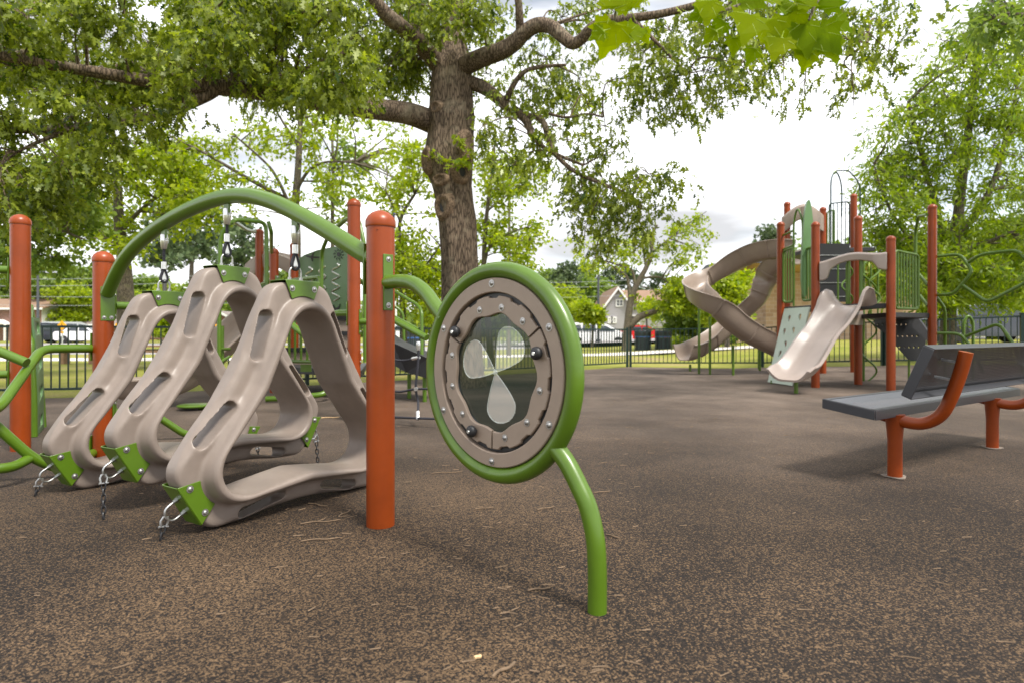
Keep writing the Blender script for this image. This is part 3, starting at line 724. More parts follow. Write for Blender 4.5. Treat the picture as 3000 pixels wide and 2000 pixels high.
bpy.context.view_layer.update(); dg = bpy.context.evaluated_depsgraph_get(); me = bpy.data.meshes.new_from_object(o.evaluated_get(dg)); o.modifiers.clear(); o.data = me; bpy.data.objects.remove(ho)
tubes(T, 'side_tube', [[P(88, 900, 5.7), P(96, 960, 5.7), P(112, 1060, 5.7), P(122, 1180, 5.7), P(126, 1251, 5.7)], [P(92, 1060, 5.15), P(98, 1170, 5.15), P(99, 1278, 5.15)]], 0.028, bd_=0.3)
tubes(T, 'side_tube', [[P(88, 900, 5.7), P(84, 930, 5.4), P(90, 1000, 5.18), P(92, 1060, 5.15)]], 0.028, bd_=0.3)
# low bars leading on from the left post behind the loops
T = thing('low_tube_rail', 'bent green tube rail running from the short left post behind the climbing loops', 'climber', tuple(G(345, 4.3)))
tubes(T, 'bent_tube', [[V((-2.79, 4.32, .31)), V((-2.72, 4.4, .31)), P(425, 1195, 4.9), P(548, 1276, 5.08), P(600, 1262, 5.3), P(700, 1262, 5.5)],
                       [V((-2.79, 4.32, 1.06)), V((-2.70, 4.45, 1.06)), P(640, 905, 7.0)]], 0.0285)
for z in (.31, 1.06): bracket(T, (-2.775, 4.29, z), (1, .2, 0), 0.19, 0.05)
# ------------------------------------------------------------------ pieces shared by the two big play structures
def sweep_u(name, path, ups, wd, dp, m, parent, th=0.018, lip=0.035, seams=(), sup=None):
    """open trough swept along a path; 'ups' gives the open direction at every point"""
    pts = path; K = len(pts); rs_ = []; infos = []
    for i in range(K):
        a = pts[max(0, i-1)]; c = pts[min(K-1, i+1)]; t = (c-a).normalized(); u = ups[i]; u = (u-t*u.dot(t)).normalized(); s = t.cross(u)
        infos.append((pts[i], t, u, s)); w_ = wd[i] if isinstance(wd, list) else wd; d = dp[i] if isinstance(dp, list) else dp
        inner = []
        for k in range(13):
            q = -1+2*k/12; x = q*w_/2; ang = abs(q)
            y = d*max(0, (ang-0.35)/0.65)**1.9; inner.append((x, y))
        prof = [(-w_/2-lip, d-0.012), (-w_/2-lip, d+0.004)]+[(-w_/2-0.01, d+0.010)]+inner+[(w_/2+0.01, d+0.010), (w_/2+lip, d+0.004), (w_/2+lip, d-0.012), (w_/2+th, d-0.016)]
        outer = [(x*(1+2*th/w_), y-th) for x, y in inner[::-1]]; outer = outer[1:-1]
        prof += outer+[(-w_/2-th, d-0.016)]
        rs_.append([pts[i]+s*x+u*y for x, y in prof])
    b = MB(); b.rings(rs_, caps=True); o = b.build(name, m, parent, smooth=50)
    for sidx in seams:
        p, t, u, s = infos[sidx]; w_ = wd[sidx] if isinstance(wd, list) else wd; d = dp[sidx] if isinstance(dp, list) else dp
        q = MB(); rr = []
        for off in (-0.024, -0.02, 0.02, 0.024):
            g = 0.030 if abs(off) < 0.021 else 0.02; L_ = []
            for k in range(13):
                qq = -1+2*k/12; L_.append((qq*(w_/2+g), d*max(0, (abs(qq)-0.35)/0.65)**1.9-g))
            L_ = [(-w_/2-lip-0.008, d-0.016)]+L_+[(w_/2+lip+0.008, d-0.016)]
            top = [(x*0.99, y+0.012) for x, y in L_[::-1]]
            rr.append([p+t*off+s*x+u*y for x, y in L_+top])
        q.rings(rr); q.build('joint_flange', m, o, smooth=50)
    return o, infos
def bars(t, name, a0, a1, zt0, zt1, zb0, zb1, n, r=0.013, fr=0.021, m='green', close=True):
    """gate of upright bars between two plan points"""
    a0 = V(a0); a1 = V(a1); b = MB()
    A = V((a0.x, a0.y, zt0)); B = V((a1.x, a1.y, zt1)); C_ = V((a1.x, a1.y, zb1)); D_ = V((a0.x, a0.y, zb0))
    pts = bend([A.lerp(B, .5), B, C_, D_, A, A.lerp(B, .5)], 0.07, 4); b.tube(pts[:-1], fr, 12, closed=True)
    o = b.build(name, M[m], t)
    for i in range(1, n+1):
        q = i/(n+1); c = MB(); c.tube([A.lerp(B, q), D_.lerp(C_, q)], r, 8); c.build('bar', M[m], o)
    return o
def deck(t, poly, z, th=0.075, m='charcoal'):
    b = MB(); b.prism([V((x, y, z-th)) for x, y in poly], (0, 0, th)); return b.build('deck', M[m], t, smooth=0, bevel=0.006)

# ================================================================== right play structure
Rp = {}
T = thing('slide_tower', 'tall play tower with twin brown spiral slides, mint climbing panel and wavy pale slide', 'play structure', (5.3, 10.8, 0))
def rpost(k, px, Y, top, z0=None):
    p = G(px, Y); Rp[k] = p; post(T, p.x, p.y, top, ground=z0)
rpost(1, 2287, 10.85, 2.83); rpost(3, 2389, 9.85, 2.65); rpost(6, 2514, 10.4, 2.85); rpost(7, 2610, 9.3, 2.34); rpost(8, 2731, 9.75, 2.91)
rpost(2, 2306, 12.9, 3.62); rpost(4, 2411, 12.7, 3.47); rpost(5, 2501, 12.6, 3.72)
R1, R2, R3, R4, R5, R6, R7, R8 = [Rp[k] for k in range(1, 9)]
R9 = V((6.95, 10.75, 0))
cen = (R1+R6)/2
dk = 1.32
deck(T, [(R1.x+.05, R1.y-.02), (R3.x+.03, R3.y+.03), (R7.x, R7.y+.06), (R6.x, R6.y-.03), (R6.x-.1, R6.y+1.0)], dk)
deck(T, [(R7.x+.02, R7.y-.0), (R8.x-.02, R8.y), (R8.x+.3, R8.y+1.0), (R6.x+.05, R6.y+.1)], dk-.14)
deck(T, [(R2.x, R2.y), (R2.x+.05, R2.y-.75), (R5.x, R5.y-.75), (R5.x, R5.y), (R4.x+.2, R4.y+.9)], 2.52)
# skirt under the deck edge
b = MB(); b.box(((R3.x+R6.x)/2+.1, (R3.y+R6.y)/2, dk-.20), ((R6-R3).length*0.92, 0.03, 0.24), rz=math.atan2(R6.y-R3.y, R6.x-R3.x)); b.build('step_riser', M['slide'], T, smooth=0)
# mint climbing panel with foot holes
A = V((R1.x+0.02, R1.y-0.1, 1.29)); B = V((R3.x-.03, R3.y+0.14, 1.29)); off = V((-0.30, -0.02, -1.27))
ex = (B-A).normalized(); ez = off.normalized(); L1 = (B-A).length; L2 = off.length; nn = ex.cross(ez).normalized()
def foot_panel(parent):
    holes = []
    for (u, v_) in ((.30, .13), (.72, .12), (.22, .31), (.58, .29), (.38, .47), (.80, .46), (.24, .60), (.60, .61), (.38, .77), (.74, .77), (.22, .90), (.58, .92)):
        holes.append((u*L1, v_*L2, random.uniform(-.5, .5)))
    b = MB(); b.prism([A, A+ex*L1, A+ex*L1+ez*L2, A+ez*L2], nn*0.022); o = b.build('climbing_panel', M['mint'], parent, smooth=0, bevel=0.003)
    h = MB()
    for (x, y, an) in holes:
        pl = []
        for k in range(14):
            a = 2*math.pi*k/14; rr = 0.052 if math.sin(a) > 0 else 0.075
            xx = math.cos(a)*0.036*(1+.35*math.sin(a)); yy = math.sin(a)*rr*-1
            pl.append(A+ex*(x+xx*math.cos(an)-yy*math.sin(an))+ez*(y+xx*math.sin(an)+yy*math.cos(an))-nn*0.1)
        h.prism(pl, nn*0.25)
    ho = h.build('tmp', M['mark'], smooth=0); o.modifiers.clear(); md = o.modifiers.new('b', 'BOOLEAN'); md.object = ho; md.solver = 'EXACT'
    bpy.context.view_layer.update(); dg = bpy.context.evaluated_depsgraph_get(); me = bpy.data.meshes.new_from_object(o.evaluated_get(dg)); o.modifiers.clear(); o.data = me; bpy.data.objects.remove(ho)
    me.polygons.foreach_set('use_smooth', [False]*len(me.polygons))
random.seed(4); foot_panel(T)
b = MB(); b.tube([A+ez*L2*.97+ex*.12, A+ez*L2*.97+ex*.12+V((0, 0, -.1))], 0.02, 8); b.build('panel_foot', M['green'], T)
# wide wavy slide
top = (R3+R7)/2+V((0.04, 0.0, 0)); bot = V((3.95, 8.80, 0))
n_ = 26; path = []; ups = []; wds = []; dps = []
dirh = (bot-top); dirh.z = 0; Lh = dirh.length; dirh.normalize()
zt = [(0, 1.30), (.06, 1.30), (.14, 1.24), (.3, 1.00), (.42, .85), (.52, .74), (.66, .50), (.78, .32), (.88, .235), (1.0, .20)]
for i in range(n_+1):
    q = i/n_; p = top+dirh*(Lh*1.0*q); path.append(V((p.x, p.y, (lerp1(zt, max(0, q-.03))+lerp1(zt, q)+lerp1(zt, min(1, q+.03)))/3))); ups.append(V((0, 0, 1)))
    wds.append(0.60+0.03*math.sin(q*9)); dps.append(lerp1([(0, .02), (.04, .24), (.09, .30), (.2, .17), (.4, .13), (.8, .15), (.92, .17), (1, .13)], q))
so, inf = sweep_u('wavy_slide', path, ups, wds, dps, M['slidecream'], T, lip=0.05, th=0.03)
b = MB(); p = path[-4]; b.tube([V((p.x, p.y, -0.03)), V((p.x, p.y, p.z-0.02))], 0.03, 12); b.build('slide_foot', M['green'], so)
b = MB()
for s_ in (-1, 1):
    side = V((-dirh.y, dirh.x, 0))*s_*0.10
    c = MB(); q0 = top+side; c.tube([V((q0.x, q0.y, dk)), V((q0.x, q0.y, 2.02))], 0.028, 12); c.build('entry_bar', M['green'], so)
# wavy hood over the slide entry, from post 3 to post 7
a0 = R3+V((.04, -.05, 0)); a1 = R7+V((-.08, -.03, 0)); rs_ = []
for i in range(25):
    q = i/24; p = a0.lerp(a1, q); zt_ = 2.03+.09*q+0.035*math.sin(q*math.pi*2-1.4); hh = lerp1([(0, .30), (.06, .30), (.12, .30), (.17, .16), (.3, .12), (.6, .12), (.80, .13), (.88, .24), (1, .27)], q)
    dpth = 0.11
    nrm = V((-.49, -.87, 0))
    rs_.append([V((p.x, p.y, zt_-hh))+nrm*dpth*0.5, V((p.x, p.y, zt_-.03))+nrm*(dpth*.62), V((p.x, p.y, zt_))+nrm*dpth*.3, V((p.x, p.y, zt_))-nrm*dpth*.4, V((p.x, p.y, zt_-hh))-nrm*dpth*.5])
b = MB(); b.rings(rs_); b.build('wavy_hood', M['slidecream'], T, smooth=55, bevel=0.008)
# gates
e1 = (R3-R1).normalized()
bars(T, 'bar_gate', R1+e1*.09, R1+e1*.40, 2.30, 2.32, dk+.08, dk+.08, 3)
bars(T, 'bar_gate', R1+e1*.66, R3-e1*.09, 2.22, 2.26, dk+.08, dk+.08, 3)
e7 = (R8-R7).normalized()
bars(T, 'bar_gate', R7+e7*.10, R8-e7*.36, 2.12, 2.08, dk-.08, dk-.08, 7)
# arched opening with a curved leaf-shaped wing panel
m1 = R1+e1*.40; m2 = R1+e1*.66
tubes(T, 'arch_rail', [[V((m1.x, m1.y, dk)), V((m1.x, m1.y, 2.75)), V((m1.x*.6+m2.x*.4, m1.y*.6+m2.y*.4, 3.0)), V((m2.x, m2.y, 2.75)), V((m2.x, m2.y, dk+.2))]], 0.017, bd_=0.22, seg=10)
b = MB(); pl = spline([m2+V((-.04, 0, 1.9-.15)), m2+V((-.02, .0, 2.4)), m2+V((0.02, 0, 2.9)), m2+V((0.08, 0, 3.05)), m2+V((0.13, 0, 2.85)), m2+V((.15, 0, 2.4)), m2+V((.12, 0, 1.9)), m2+V((.02, 0, 1.45))], 4, closed=True)
b.prism(pl, (-.03, -.12, 0)); b.build('wing_panel', M['wing'], T, smooth=40)
for z in (2.33, 2.58): tubes(T, 'arch_rail', [[R1+V((0.02, -.05, z)), V((m1.x, m1.y, z+.03))]], 0.018)
# upper level
def hood(t, a0, a1, z0, z1, m='slide', bulge=.35, nrm=V((-.3, -.95, 0)), name='slide_hood'):
    rs_ = []; 
    for i in range(17):
        q = i/16; p = a0.lerp(a1, q); arch = math.sin(math.pi*q); zt_ = z0+(z1-z0)*(0.55+0.45*arch); zb = z0+(z1-z0)*(-0.1+0.55*arch**1.5)
        o_ = nrm*bulge*(0.4+0.6*arch)
        rs_.append([V((p.x, p.y, zb)), V((p.x, p.y, zb))+o_*0.9, V((p.x, p.y, zt_-.06))+o_, V((p.x, p.y, zt_))+o_*.8, V((p.x, p.y, zt_))])
    b = MB(); b.rings(rs_); return b.build(name, M[m], t, smooth=50)
hood(T, R2+V((-.12, 0, 0)), R4+V((.0, 0, 0)), 3.0, 3.5, bulge=.3)
e4 = (R5-R4).normalized()
bars(T, 'bar_gate', R4+e4*.08, R4+e4*.22, 3.36, 3.40, 2.6, 2.6, 3, m='green', r=.01, fr=.015)
bars(T, 'bar_gate', R5-e4*.42+V((0, .1, 0)), R5-e4*.03+V((0, .1, 0)), 3.55, 3.58, 2.62, 2.62, 4, m='fence', r=.010, fr=.014)
q1 = G(2434, 12.4); q2 = G(2466, 12.9); q3 = G(2520, 12.9)
tubes(T, 'hoop_rail', [[q1+V((0, 0, 2.5)), q1+V((0, 0, 4.0)), (q1+q2)/2+V((0, 0, 4.22)), q2+V((0, 0, 4.0)), q2+V((0, 0, 3.3))],
                       [(q1+q2)/2+V((0, 0, 4.2)), (q1+q3)/2+V((.05, 0, 4.22)), q3+V((0, 0, 4.0)), q3+V((0, 0, 2.5))]], 0.014, 'fence', 0.2, 10)
b = MB(); q = G(2425, 11.6)
bk = MB(); bk.box((q.x+.1, q.y, 2.0), (.62, .02, 1.1)); bk.build('rope_net_backing', M['black'], T, smooth=0)
ln = MB()
for k in range(4): ln.box((q.x+.1, q.y-.02, 1.55+k*.26), (.62, .008, .008))
ln.build('grid_line', M['steel'], T, smooth=0)
# s-shaped curly climber and loops to the right of post 6
def curly(px0, Y, zlo, zhi, amp, n, r=0.017, ph=0):
    c = G(px0, Y); pts = []
    for i in range(n*8+1):
        q = i/(n*8); pts.append(c+V((amp*math.sin(q*n*math.pi+ph), amp*.3*math.cos(q*n*math.pi), zlo+(zhi-zlo)*q)))
    b = MB(); b.tube(pts, r, 8); return b.build('curly_climber', M['green'], T)
curly(2545, 11.0, 0.0, 2.15, 0.14, 6); curly(2562, 10.9, 1.0, 2.05, 0.12, 4, ph=2)
curly(2482, 11.3, 1.35, 2.1, 0.10, 3)
for px in (2455, 2480, 2552, 2572): 
    c = G(px, 11.1); tubes(T, 'climber_upright', [[c+V((0, 0, 1.1)), c+V((0, 0, 2.1))]], 0.015)
c = G(2530, 11.0); tubes(T, 'climber_upright', [[c+V((0, 0, -.05)), c+V((0, 0, 2.2))]], 0.022)
# black perforated stair plate dropping behind the low deck
st = MB(); s0 = V((R6.x+.12, R6.y+.25, 1.15)); 
quad = [P(2562, 928, 10.7), P(2668, 928, 10.7), P(2712, 990, 10.7), P(2712, 1057, 10.7), P(2660, 1052, 10.7), P(2590, 975, 10.7), P(2562, 955, 10.7)]
st.prism(quad, (0.03, .04, 0)); so2 = st.build('perforated_steps', M['black'], T, smooth=0)
hm = MB()
for row, (x0, n2) in enumerate(((2572, 7), (2632, 5), (2637, 5))):
    y = (951, 985, 1017)[row]
    for k in range(n2):
        x = x0+k*14; c = P(x, y, 10.7); hm.prism([c+V((0, -.1, .03)), c+V((.022, -.1, 0)), c+V((0, -.1, -.03)), c+V((-.022, -.1, 0))], (0, .3, 0))
ho = hm.build('tmp', M['mark'], smooth=0); md = so2.modifiers.new('b', 'BOOLEAN'); md.object = ho; md.solver = 'EXACT'
bpy.context.view_layer.update(); dg = bpy.context.evaluated_depsgraph_get(); me = bpy.data.meshes.new_from_object(so2.evaluated_get(dg)); so2.modifiers.clear(); so2.data = me; bpy.data.objects.remove(ho); me.polygons.foreach_set('use_smooth', [False]*len(me.polygons))
b = MB(); b.prism([P(2668, 930, 10.5), P(2690, 932, 10.5), P(2719, 972, 10.5), P(2722, 1004, 10.5), P(2674, 960, 10.5)], (.05, .03, 0)); b.build('stair_side', M['charcoal'], T, smooth=0)
b = MB(); p = P(2663, 1050, 10.75); b.tube([p, V((p.x, p.y, -.05))], 0.02, 8); b.build('step_foot', M['green'], T)
# twin spiral slides
def spiral(name, ctl, seams, poles):
    pts = spline([P(1950+x*.4464, 500+y*.4464, Y) for x, y, Y in ctl], 7); K = len(pts); ups = []
    for i in range(K):
        a = pts[max(0, i-2)]; c = pts[min(K-1, i+2)]; m_ = pts[i]; curv = (a+c)/2-m_; curv.z = 0
        t = (c-a).normalized(); ups.append(V((0, 0, 1))+curv.normalized()*min(0.75, curv.length*9) if curv.length > 1e-5 else V((0, 0, 1)))
    for _ in range(6): ups = [(ups[max(0, i-1)]+ups[i]+ups[min(K-1, i+1)])/3 for i in range(K)]
    o, inf = sweep_u(name, pts, ups, 0.48, 0.33, M['slide'], T, seams=seams)
    for px, Y, top_ in poles:
        g = G(px, Y); b = MB(); b.tube([V((g.x, g.y, gz(g.x, g.y)-.05)), V((g.x, g.y, top_))], 0.026, 12); b.build('slide_pole', M['green'], o)
spiral('spiral_slide', [(800, 575, 12.7), (740, 572, 12.7), (650, 580, 12.9), (540, 615, 13.2), (400, 690, 13.5), (270, 760, 13.6), (200, 810, 13.4), (190, 850, 13.0), (240, 900, 12.6), (330, 960, 12.4), (440, 1055, 12.5), (540, 1120, 12.7), (640, 1170, 13.0), (730, 1215, 13.3), (800, 1260, 13.6)],
       [11, 21, 33, 49, 62, 76], [(2048, 13.1, 1.75), (2080, 12.9, 1.2), (2148, 12.7, .62), (2226, 14.1, .5)])
spiral('spiral_slide', [(860, 610, 13.6), (770, 640, 13.9), (715, 700, 14.1), (695, 760, 14.2), (650, 860, 14.3), (580, 930, 14.4), (500, 1000, 14.5), (400, 1090, 14.5), (310, 1160, 14.4), (230, 1205, 14.2), (160, 1235, 13.9), (118, 1240, 13.7)],
       [14, 25, 39, 55, 64], [(2022, 14.0, .16), (2223, 14.6, .75)])

T2 = thing('hexagon_tube_climber', 'pale green climber of large bent hexagon tubes right of the slide tower', 'climber', (7.6, 10, 0))
def Z(x, y, Y): return P(2400+x*.4464, 500+y*.4464, Y)
tubes(T2, 'bent_tube', [[Z(765, 565, 9.75), Z(925, 548, 9.5), Z(1008, 665, 9.3), Z(880, 812, 9.5), Z(768, 818, 9.75)],
                        [Z(975, 608, 9.4), Z(1060, 550, 9.2), Z(1300, 522, 8.8), Z(1360, 590, 8.7), Z(1420, 640, 8.7)],
                        [Z(938, 752, 9.4), Z(1100, 866, 9.1), Z(1344, 742, 8.8), Z(1500, 640, 8.7)],
                        [Z(768, 830, 9.75), Z(825, 905, 9.8), Z(825, 1120, 9.9), V((Z(825, 1120, 9.9).x, 9.9, -.05))],
                        [Z(770, 1065, 9.75), Z(925, 1068, 9.6), Z(1000, 1160, 9.4), Z(1080, 1330, 9.3)],
                        [Z(958, 1088, 9.55), Z(1180, 1000, 9.1), Z(1290, 1160, 8.9), Z(1350, 1340, 8.8)],
                        [V((Z(950, 1100, 10.6).x, 10.6, -.05)), Z(948, 990, 10.6), Z(978, 945, 10.6), Z(1010, 990, 10.6), V((Z(1010, 1100, 10.6).x, 10.6, -.05))],
                        [Z(645, 668, 10.0), Z(710, 752, 9.8)], [Z(660, 820, 10.0), Z(712, 890, 9.8)],
                        [Z(706, 290, 9.75), Z(650, 300, 10.2), Z(632, 400, 10.4), Z(632, 900, 10.4)]], 0.024, bd_=0.10, seg=10)

# ================================================================== left play structure behind the loops
T = thing('low_play_deck', 'lower play structure behind the loops with steps, bar gates and green picture panel', 'play structure', (-3.3, 8.8, 0))
LA = G(1037, 6.1); LB = G(803, 9.0); LC = G(862, 9.6); LD = G(760, 10.0)
post(T, LA.x, LA.y, 2.2); post(T, LB.x, LB.y, 2.11); post(T, LC.x, LC.y, 2.28); post(T, LD.x, LD.y, 2.56)
z0 = .39
b = MB(); b.prism([V((LB.x+.03, 8.95, z0-.09)), P(1062, 1093, 8.3)*1.0, V((P(1140, 1075, 8.6).x, 9.8, z0-.09)), V((LC.x-.3, 10.2, z0-.09))], (0, 0, .09))
b = MB(); dkp = [(LB.x+.05, 8.93), (G(1045, 7.9).x, 7.9), (G(1060, 8.0).x, 8.0), (G(1075, 9.9).x, 9.9), (LC.x-.2, 10.1)]
b.prism([V((x, y, z0-.09)) for x, y in dkp], (0, 0, .09)); b.build('deck', M['charcoal'], T, smooth=0, bevel=.006)
sb = [(815, 1005, 9.45, .39), (880, 1010, 9.7, .64), (890, 1012, 9.95, .88), (900, 1015, 10.2, 1.12)]
for (xa, xb, Y, zz) in sb:
    b = MB(); a_ = G(xa+20, Y); c_ = G(xb+20, Y)
    b.prism([V((a_.x, Y, zz)), V((c_.x, Y, zz)), V((c_.x, Y+.25, zz)), V((a_.x, Y+.25, zz))], (0, 0, .25)); b.build('step_riser', M['slide'], T, smooth=0)
    b = MB(); b.prism([V((a_.x, Y-.04, zz+.19)), V((c_.x, Y-.04, zz+.19)), V((c_.x, Y+.28, zz+.19)), V((a_.x, Y+.28, zz+.19))], (0, 0, .065)); b.build('step_nosing', M['black'], T, smooth=0)
# bar gate, post B towards the arch
ga = P(815, 925, 8.8); gb_ = P(938, 925, 7.9)
bars(T, 'bar_gate', (ga.x, ga.y, 0), (gb_.x, gb_.y, 0), 1.60, 1.585, .47, .50, 6, r=.017, fr=.026)
bracket(T, P(813, 828, 8.9), (0.6, -.8, 0), .2, .07); 
b = MB(); b.prism([P(880, 1066, 8.25), P(912, 1066, 8.15), P(912, 1088, 8.15), P(880, 1088, 8.25)], (0, .01, 0)); b.build('gate_plate', M['green'], T, smooth=0)
bars(T, 'bar_gate', G(765, 9.3), G(783, 9.0), 1.60, 1.62, .5, .5, 3, r=.016, fr=.022)
tubes(T, 'arch_rail', [[P(941, 1058, 7.9), P(942, 740, 7.9), P(962, 690, 7.6), P(1015, 642, 7.0), P(1050, 640, 6.6), P(1068, 720, 6.5), P(1070, 1060, 6.5)],
                       [P(1070, 835, 6.5), P(1050, 818, 6.3)],
                       [P(642, 1100, 7.0), P(642, 850, 7.0), P(646, 690, 7.0), P(680, 643, 7.0), P(778, 652, 7.4), P(781, 700, 7.4), P(781, 830, 7.4)],
                       [P(786, 650, 7.5), P(795, 680, 7.5), P(795, 740, 8.6)],
                       [P(684, 648, 7.0), P(720, 672, 8.5), P(748, 680, 9.8)]], 0.024, bd_=0.12, seg=12)
tubes(T, 'tube_rail', [[P(1034, 917, 6.1), P(978, 918, 6.3), P(950, 945, 6.6), P(940, 1000, 6.9)], [P(822, 922, 6.6), P(885, 977, 6.4), P(930, 1003, 6.4)]], 0.034, bd_=0.1)
tubes(T, 'ground_tube', [[P(780, 1168, 7.7), P(826, 1166, 7.7), P(944, 1155, 7.8), P(966, 1140, 7.9), P(972, 1110, 8.0)]], 0.036, bd_=0.12)
for z in (1.0, ): pass
bracket(T, LA+V((-.066, -.01, 1.06)), (-1, -.2, 0), .24, .06); bracket(T, LA+V((.066, -.01, .98)), (1, -.2, 0), .24, .05)
bracket(T, LA+V((.066, -.01, .63)), (1, -.2, 0), .13, .04, m='post'); bracket(T, LA+V((.066, -.01, .33)), (1, -.2, 0), .13, .04, m='post')
tubes(T, 'tube_rail', [[LA+V((.07, -.01, .98)), LA+V((.14, -.02, .98)), P(1140, 930, 6.2), P(1250, 990, 5.9)]], 0.033)
tubes(T, 'ladder_upright', [[P(650, 955, 7.15), P(650, 1098, 7.15)]], 0.024)
for y, dy in ((1022, 0), (1062, -18), (1098, 0)): tubes(T, 'ladder_rung', [[P(642, y, 7.0), P(672, y+dy, 7.3)]], 0.018)
# perforated stepping pod
b = MB(); c = V(P(568, 1188, 7.0)); b.lathe((c.x, 7.0, 0.03), (0, 0, 1), [(0, .02), (.0, .16), (.012, .175), (.022, .175), (.03, .16), (.03, .02)], 28)
b.tube([V((c.x+.06, 7.0, .02)), V((c.x+.2, 7.0, .02)), V((c.x+.26, 7.0, -.04))], 0.02, 8); b.build('stepping_pod', M['green'], T)
# picture panel with winding tracks
A0 = P(868, 740, 10.1); A1 = P(880, 740, 10.1)
pa = [P(876, 925, 9.9), P(1032, 925, 9.0), P(1032, 708, 9.0), P(985, 722, 9.25), P(930, 733, 9.55), P(890, 748, 9.8), P(876, 758, 9.9)]
b = MB(); b.prism(pa, (0, .04, 0)); pp_ = b.build('picture_panel', M['gpanel'], T, smooth=0)
pd = (P(1032, 900, 9.0)-P(876, 900, 9.9)); 
def onp(px, y):     # point on the picture panel at photo column px, row y
    q0 = P(876, y, 9.9); q1 = P(1032, y, 9.0)
    k = (px-CX)/F; d = q1-q0; s = (k*q0.y-q0.x)/(d.x-k*d.y); X = q0+V((d.x*s, d.y*s, 0)); return V((X.x, X.y-.006, CH-(y-CY)/F*X.y))
def wig(x0, y0, y1, amp, n, ph=0):
    pts = [onp(x0+amp*math.sin(ph+i/ (n*6)*n*math.pi), y0+(y1-y0)*i/(n*6)) for i in range(n*6+1)]; b = MB(); b.tube(pts, 0.013, 6); b.build('winding_track', M['steel'], pp_)
wig(984, 773, 882, 11, 7, .5); wig(906, 783, 860, 10, 5, 0); wig(945, 780, 880, 10, 6, 2)
def fig(poly): b = MB(); b.prism([onp(x, y) for x, y in poly], (0, -.006, 0)); b.build('inlaid_figure', M['mark'], pp_, smooth=0)
fig([(894, 750), (900, 748), (912, 751), (919, 739), (921, 740), (918, 752), (936, 753), (948, 756), (936, 757), (918, 757), (917, 766), (914, 766), (911, 757), (900, 754)])
fig([(992+5.5*math.cos(a*math.pi/8), 746+7*math.sin(a*math.pi/8)) for a in range(16)])
for k in range(10):
    a = k*math.pi/5; b = MB(); b.tube([onp(992+9*math.cos(a), 746+10*math.sin(a)), onp(992+12*math.cos(a+.25), 746+14*math.sin(a+.25)), onp(992+15*math.cos(a), 746+18*math.sin(a))], .006, 5); b.build('sun_ray', M['mark'], pp_)
fig([(976, 893), (982, 903), (990, 900), (998, 890), (994, 905), (986, 912), (980, 908), (974, 900)]); fig([(950, 905), (955, 893), (960, 900), (958, 912)])
hood(T, LD+V((-.25, .2, 0)), LD+V((.75, .3, 0)), 1.75, 2.2, bulge=.3)
# straight slide to the left, exit near the fence
pth = spline([P(362, 1160, 7.15), P(430, 1158, 7.2), P(510, 1150, 7.3), P(590, 1100, 7.6), P(670, 1020, 8.1), P(760, 930, 8.9), P(800, 895, 9.3)], 5)
sweep_u('slide', pth, [V((0, 0, 1))]*len(pth), .42, .20, M['slide'], T, th=.03)
# ramp, hand rails and rope net on the right side of the low deck
b = MB(); r0 = [P(1085, 960, 8.0), P(1150, 1003, 8.0), P(1255, 1050, 7.6), P(1255, 1108, 7.6), P(1190, 1090, 8.0), P(1085, 1030, 8.0)]
b.prism(r0, (.05, .7, 0)); b.build('ramp', M['charcoal'], T, smooth=0)
tubes(T, 'hand_rail', [[P(1085, 818, 8.6), P(1148, 848, 8.4), P(1226, 896, 8.0), P(1236, 915, 7.9), P(1236, 1085, 7.8)],
                       [P(1085, 870, 9.2), P(1150, 893, 9.2), P(1181, 915, 9.2), P(1184, 1010, 9.2)],
                       [P(1085, 890, 8.8), P(1150, 925, 8.6), P(1225, 965, 8.2)]], 0.022, bd_=0.10, seg=10)
for px, Y in ((1199, 8.2), (1244, 7.8)):
    g = G(px, Y); tubes(T, 'ramp_leg', [[g+V((0, 0, -.05)), g+V((0, 0, .33))]], 0.026)
T3 = thing('rope_net', 'black rope net with steel end fittings hung from a green tube behind the wheel panel', 'rope net', tuple(G(1225, 5.9)))
b = MB(); b.tube(spline([P(1226, 1018, 5.9), P(1225, 1060, 5.9), P(1218, 1135, 5.9), P(1225, 1175, 5.9), P(1224, 1225, 5.7)], 4), .012, 8); b.build('rope', M['rope'], T3)
for L_ in ([P(1085, 1033, 6.0), P(1150, 1052, 6.0), P(1185, 1055, 6.0), P(1228, 1048, 5.9)], [P(1085, 1100, 6.0), P(1155, 1145, 6.0), P(1220, 1138, 5.9), P(1290, 1140, 5.8)], [P(1060, 1218, 6.0), P(1150, 1221, 5.9), P(1224, 1224, 5.7), P(1300, 1226, 5.6)]):
    b = MB(); b.tube(spline(L_, 4), .011, 8); b.build('rope', M['rope'], T3)
b = MB(); c = P(1226, 1000, 5.9); b.lathe(c, (0, 0, -1), [(0, .018), (.01, .022), (.04, .022), (.085, .015)], 12); b.build('rope_end', M['steel'], T3)
b = MB(); b.tube([P(1208, 1050, 5.95), P(1228, 1046, 5.9)], .017, 8); b.build('rope_end', M['steel'], T3)
b = MB(); b.tube([P(1224, 1205, 5.75), P(1224, 1228, 5.7)], .017, 8); b.build('rope_end', M['steel'], T3)
b = MB(); b.lathe(P(1219, 1138, 5.88), (0, -1, 0), [(0, .02), (.02, .02)], 10); b.build('rope_clamp', M['steel'], T3)
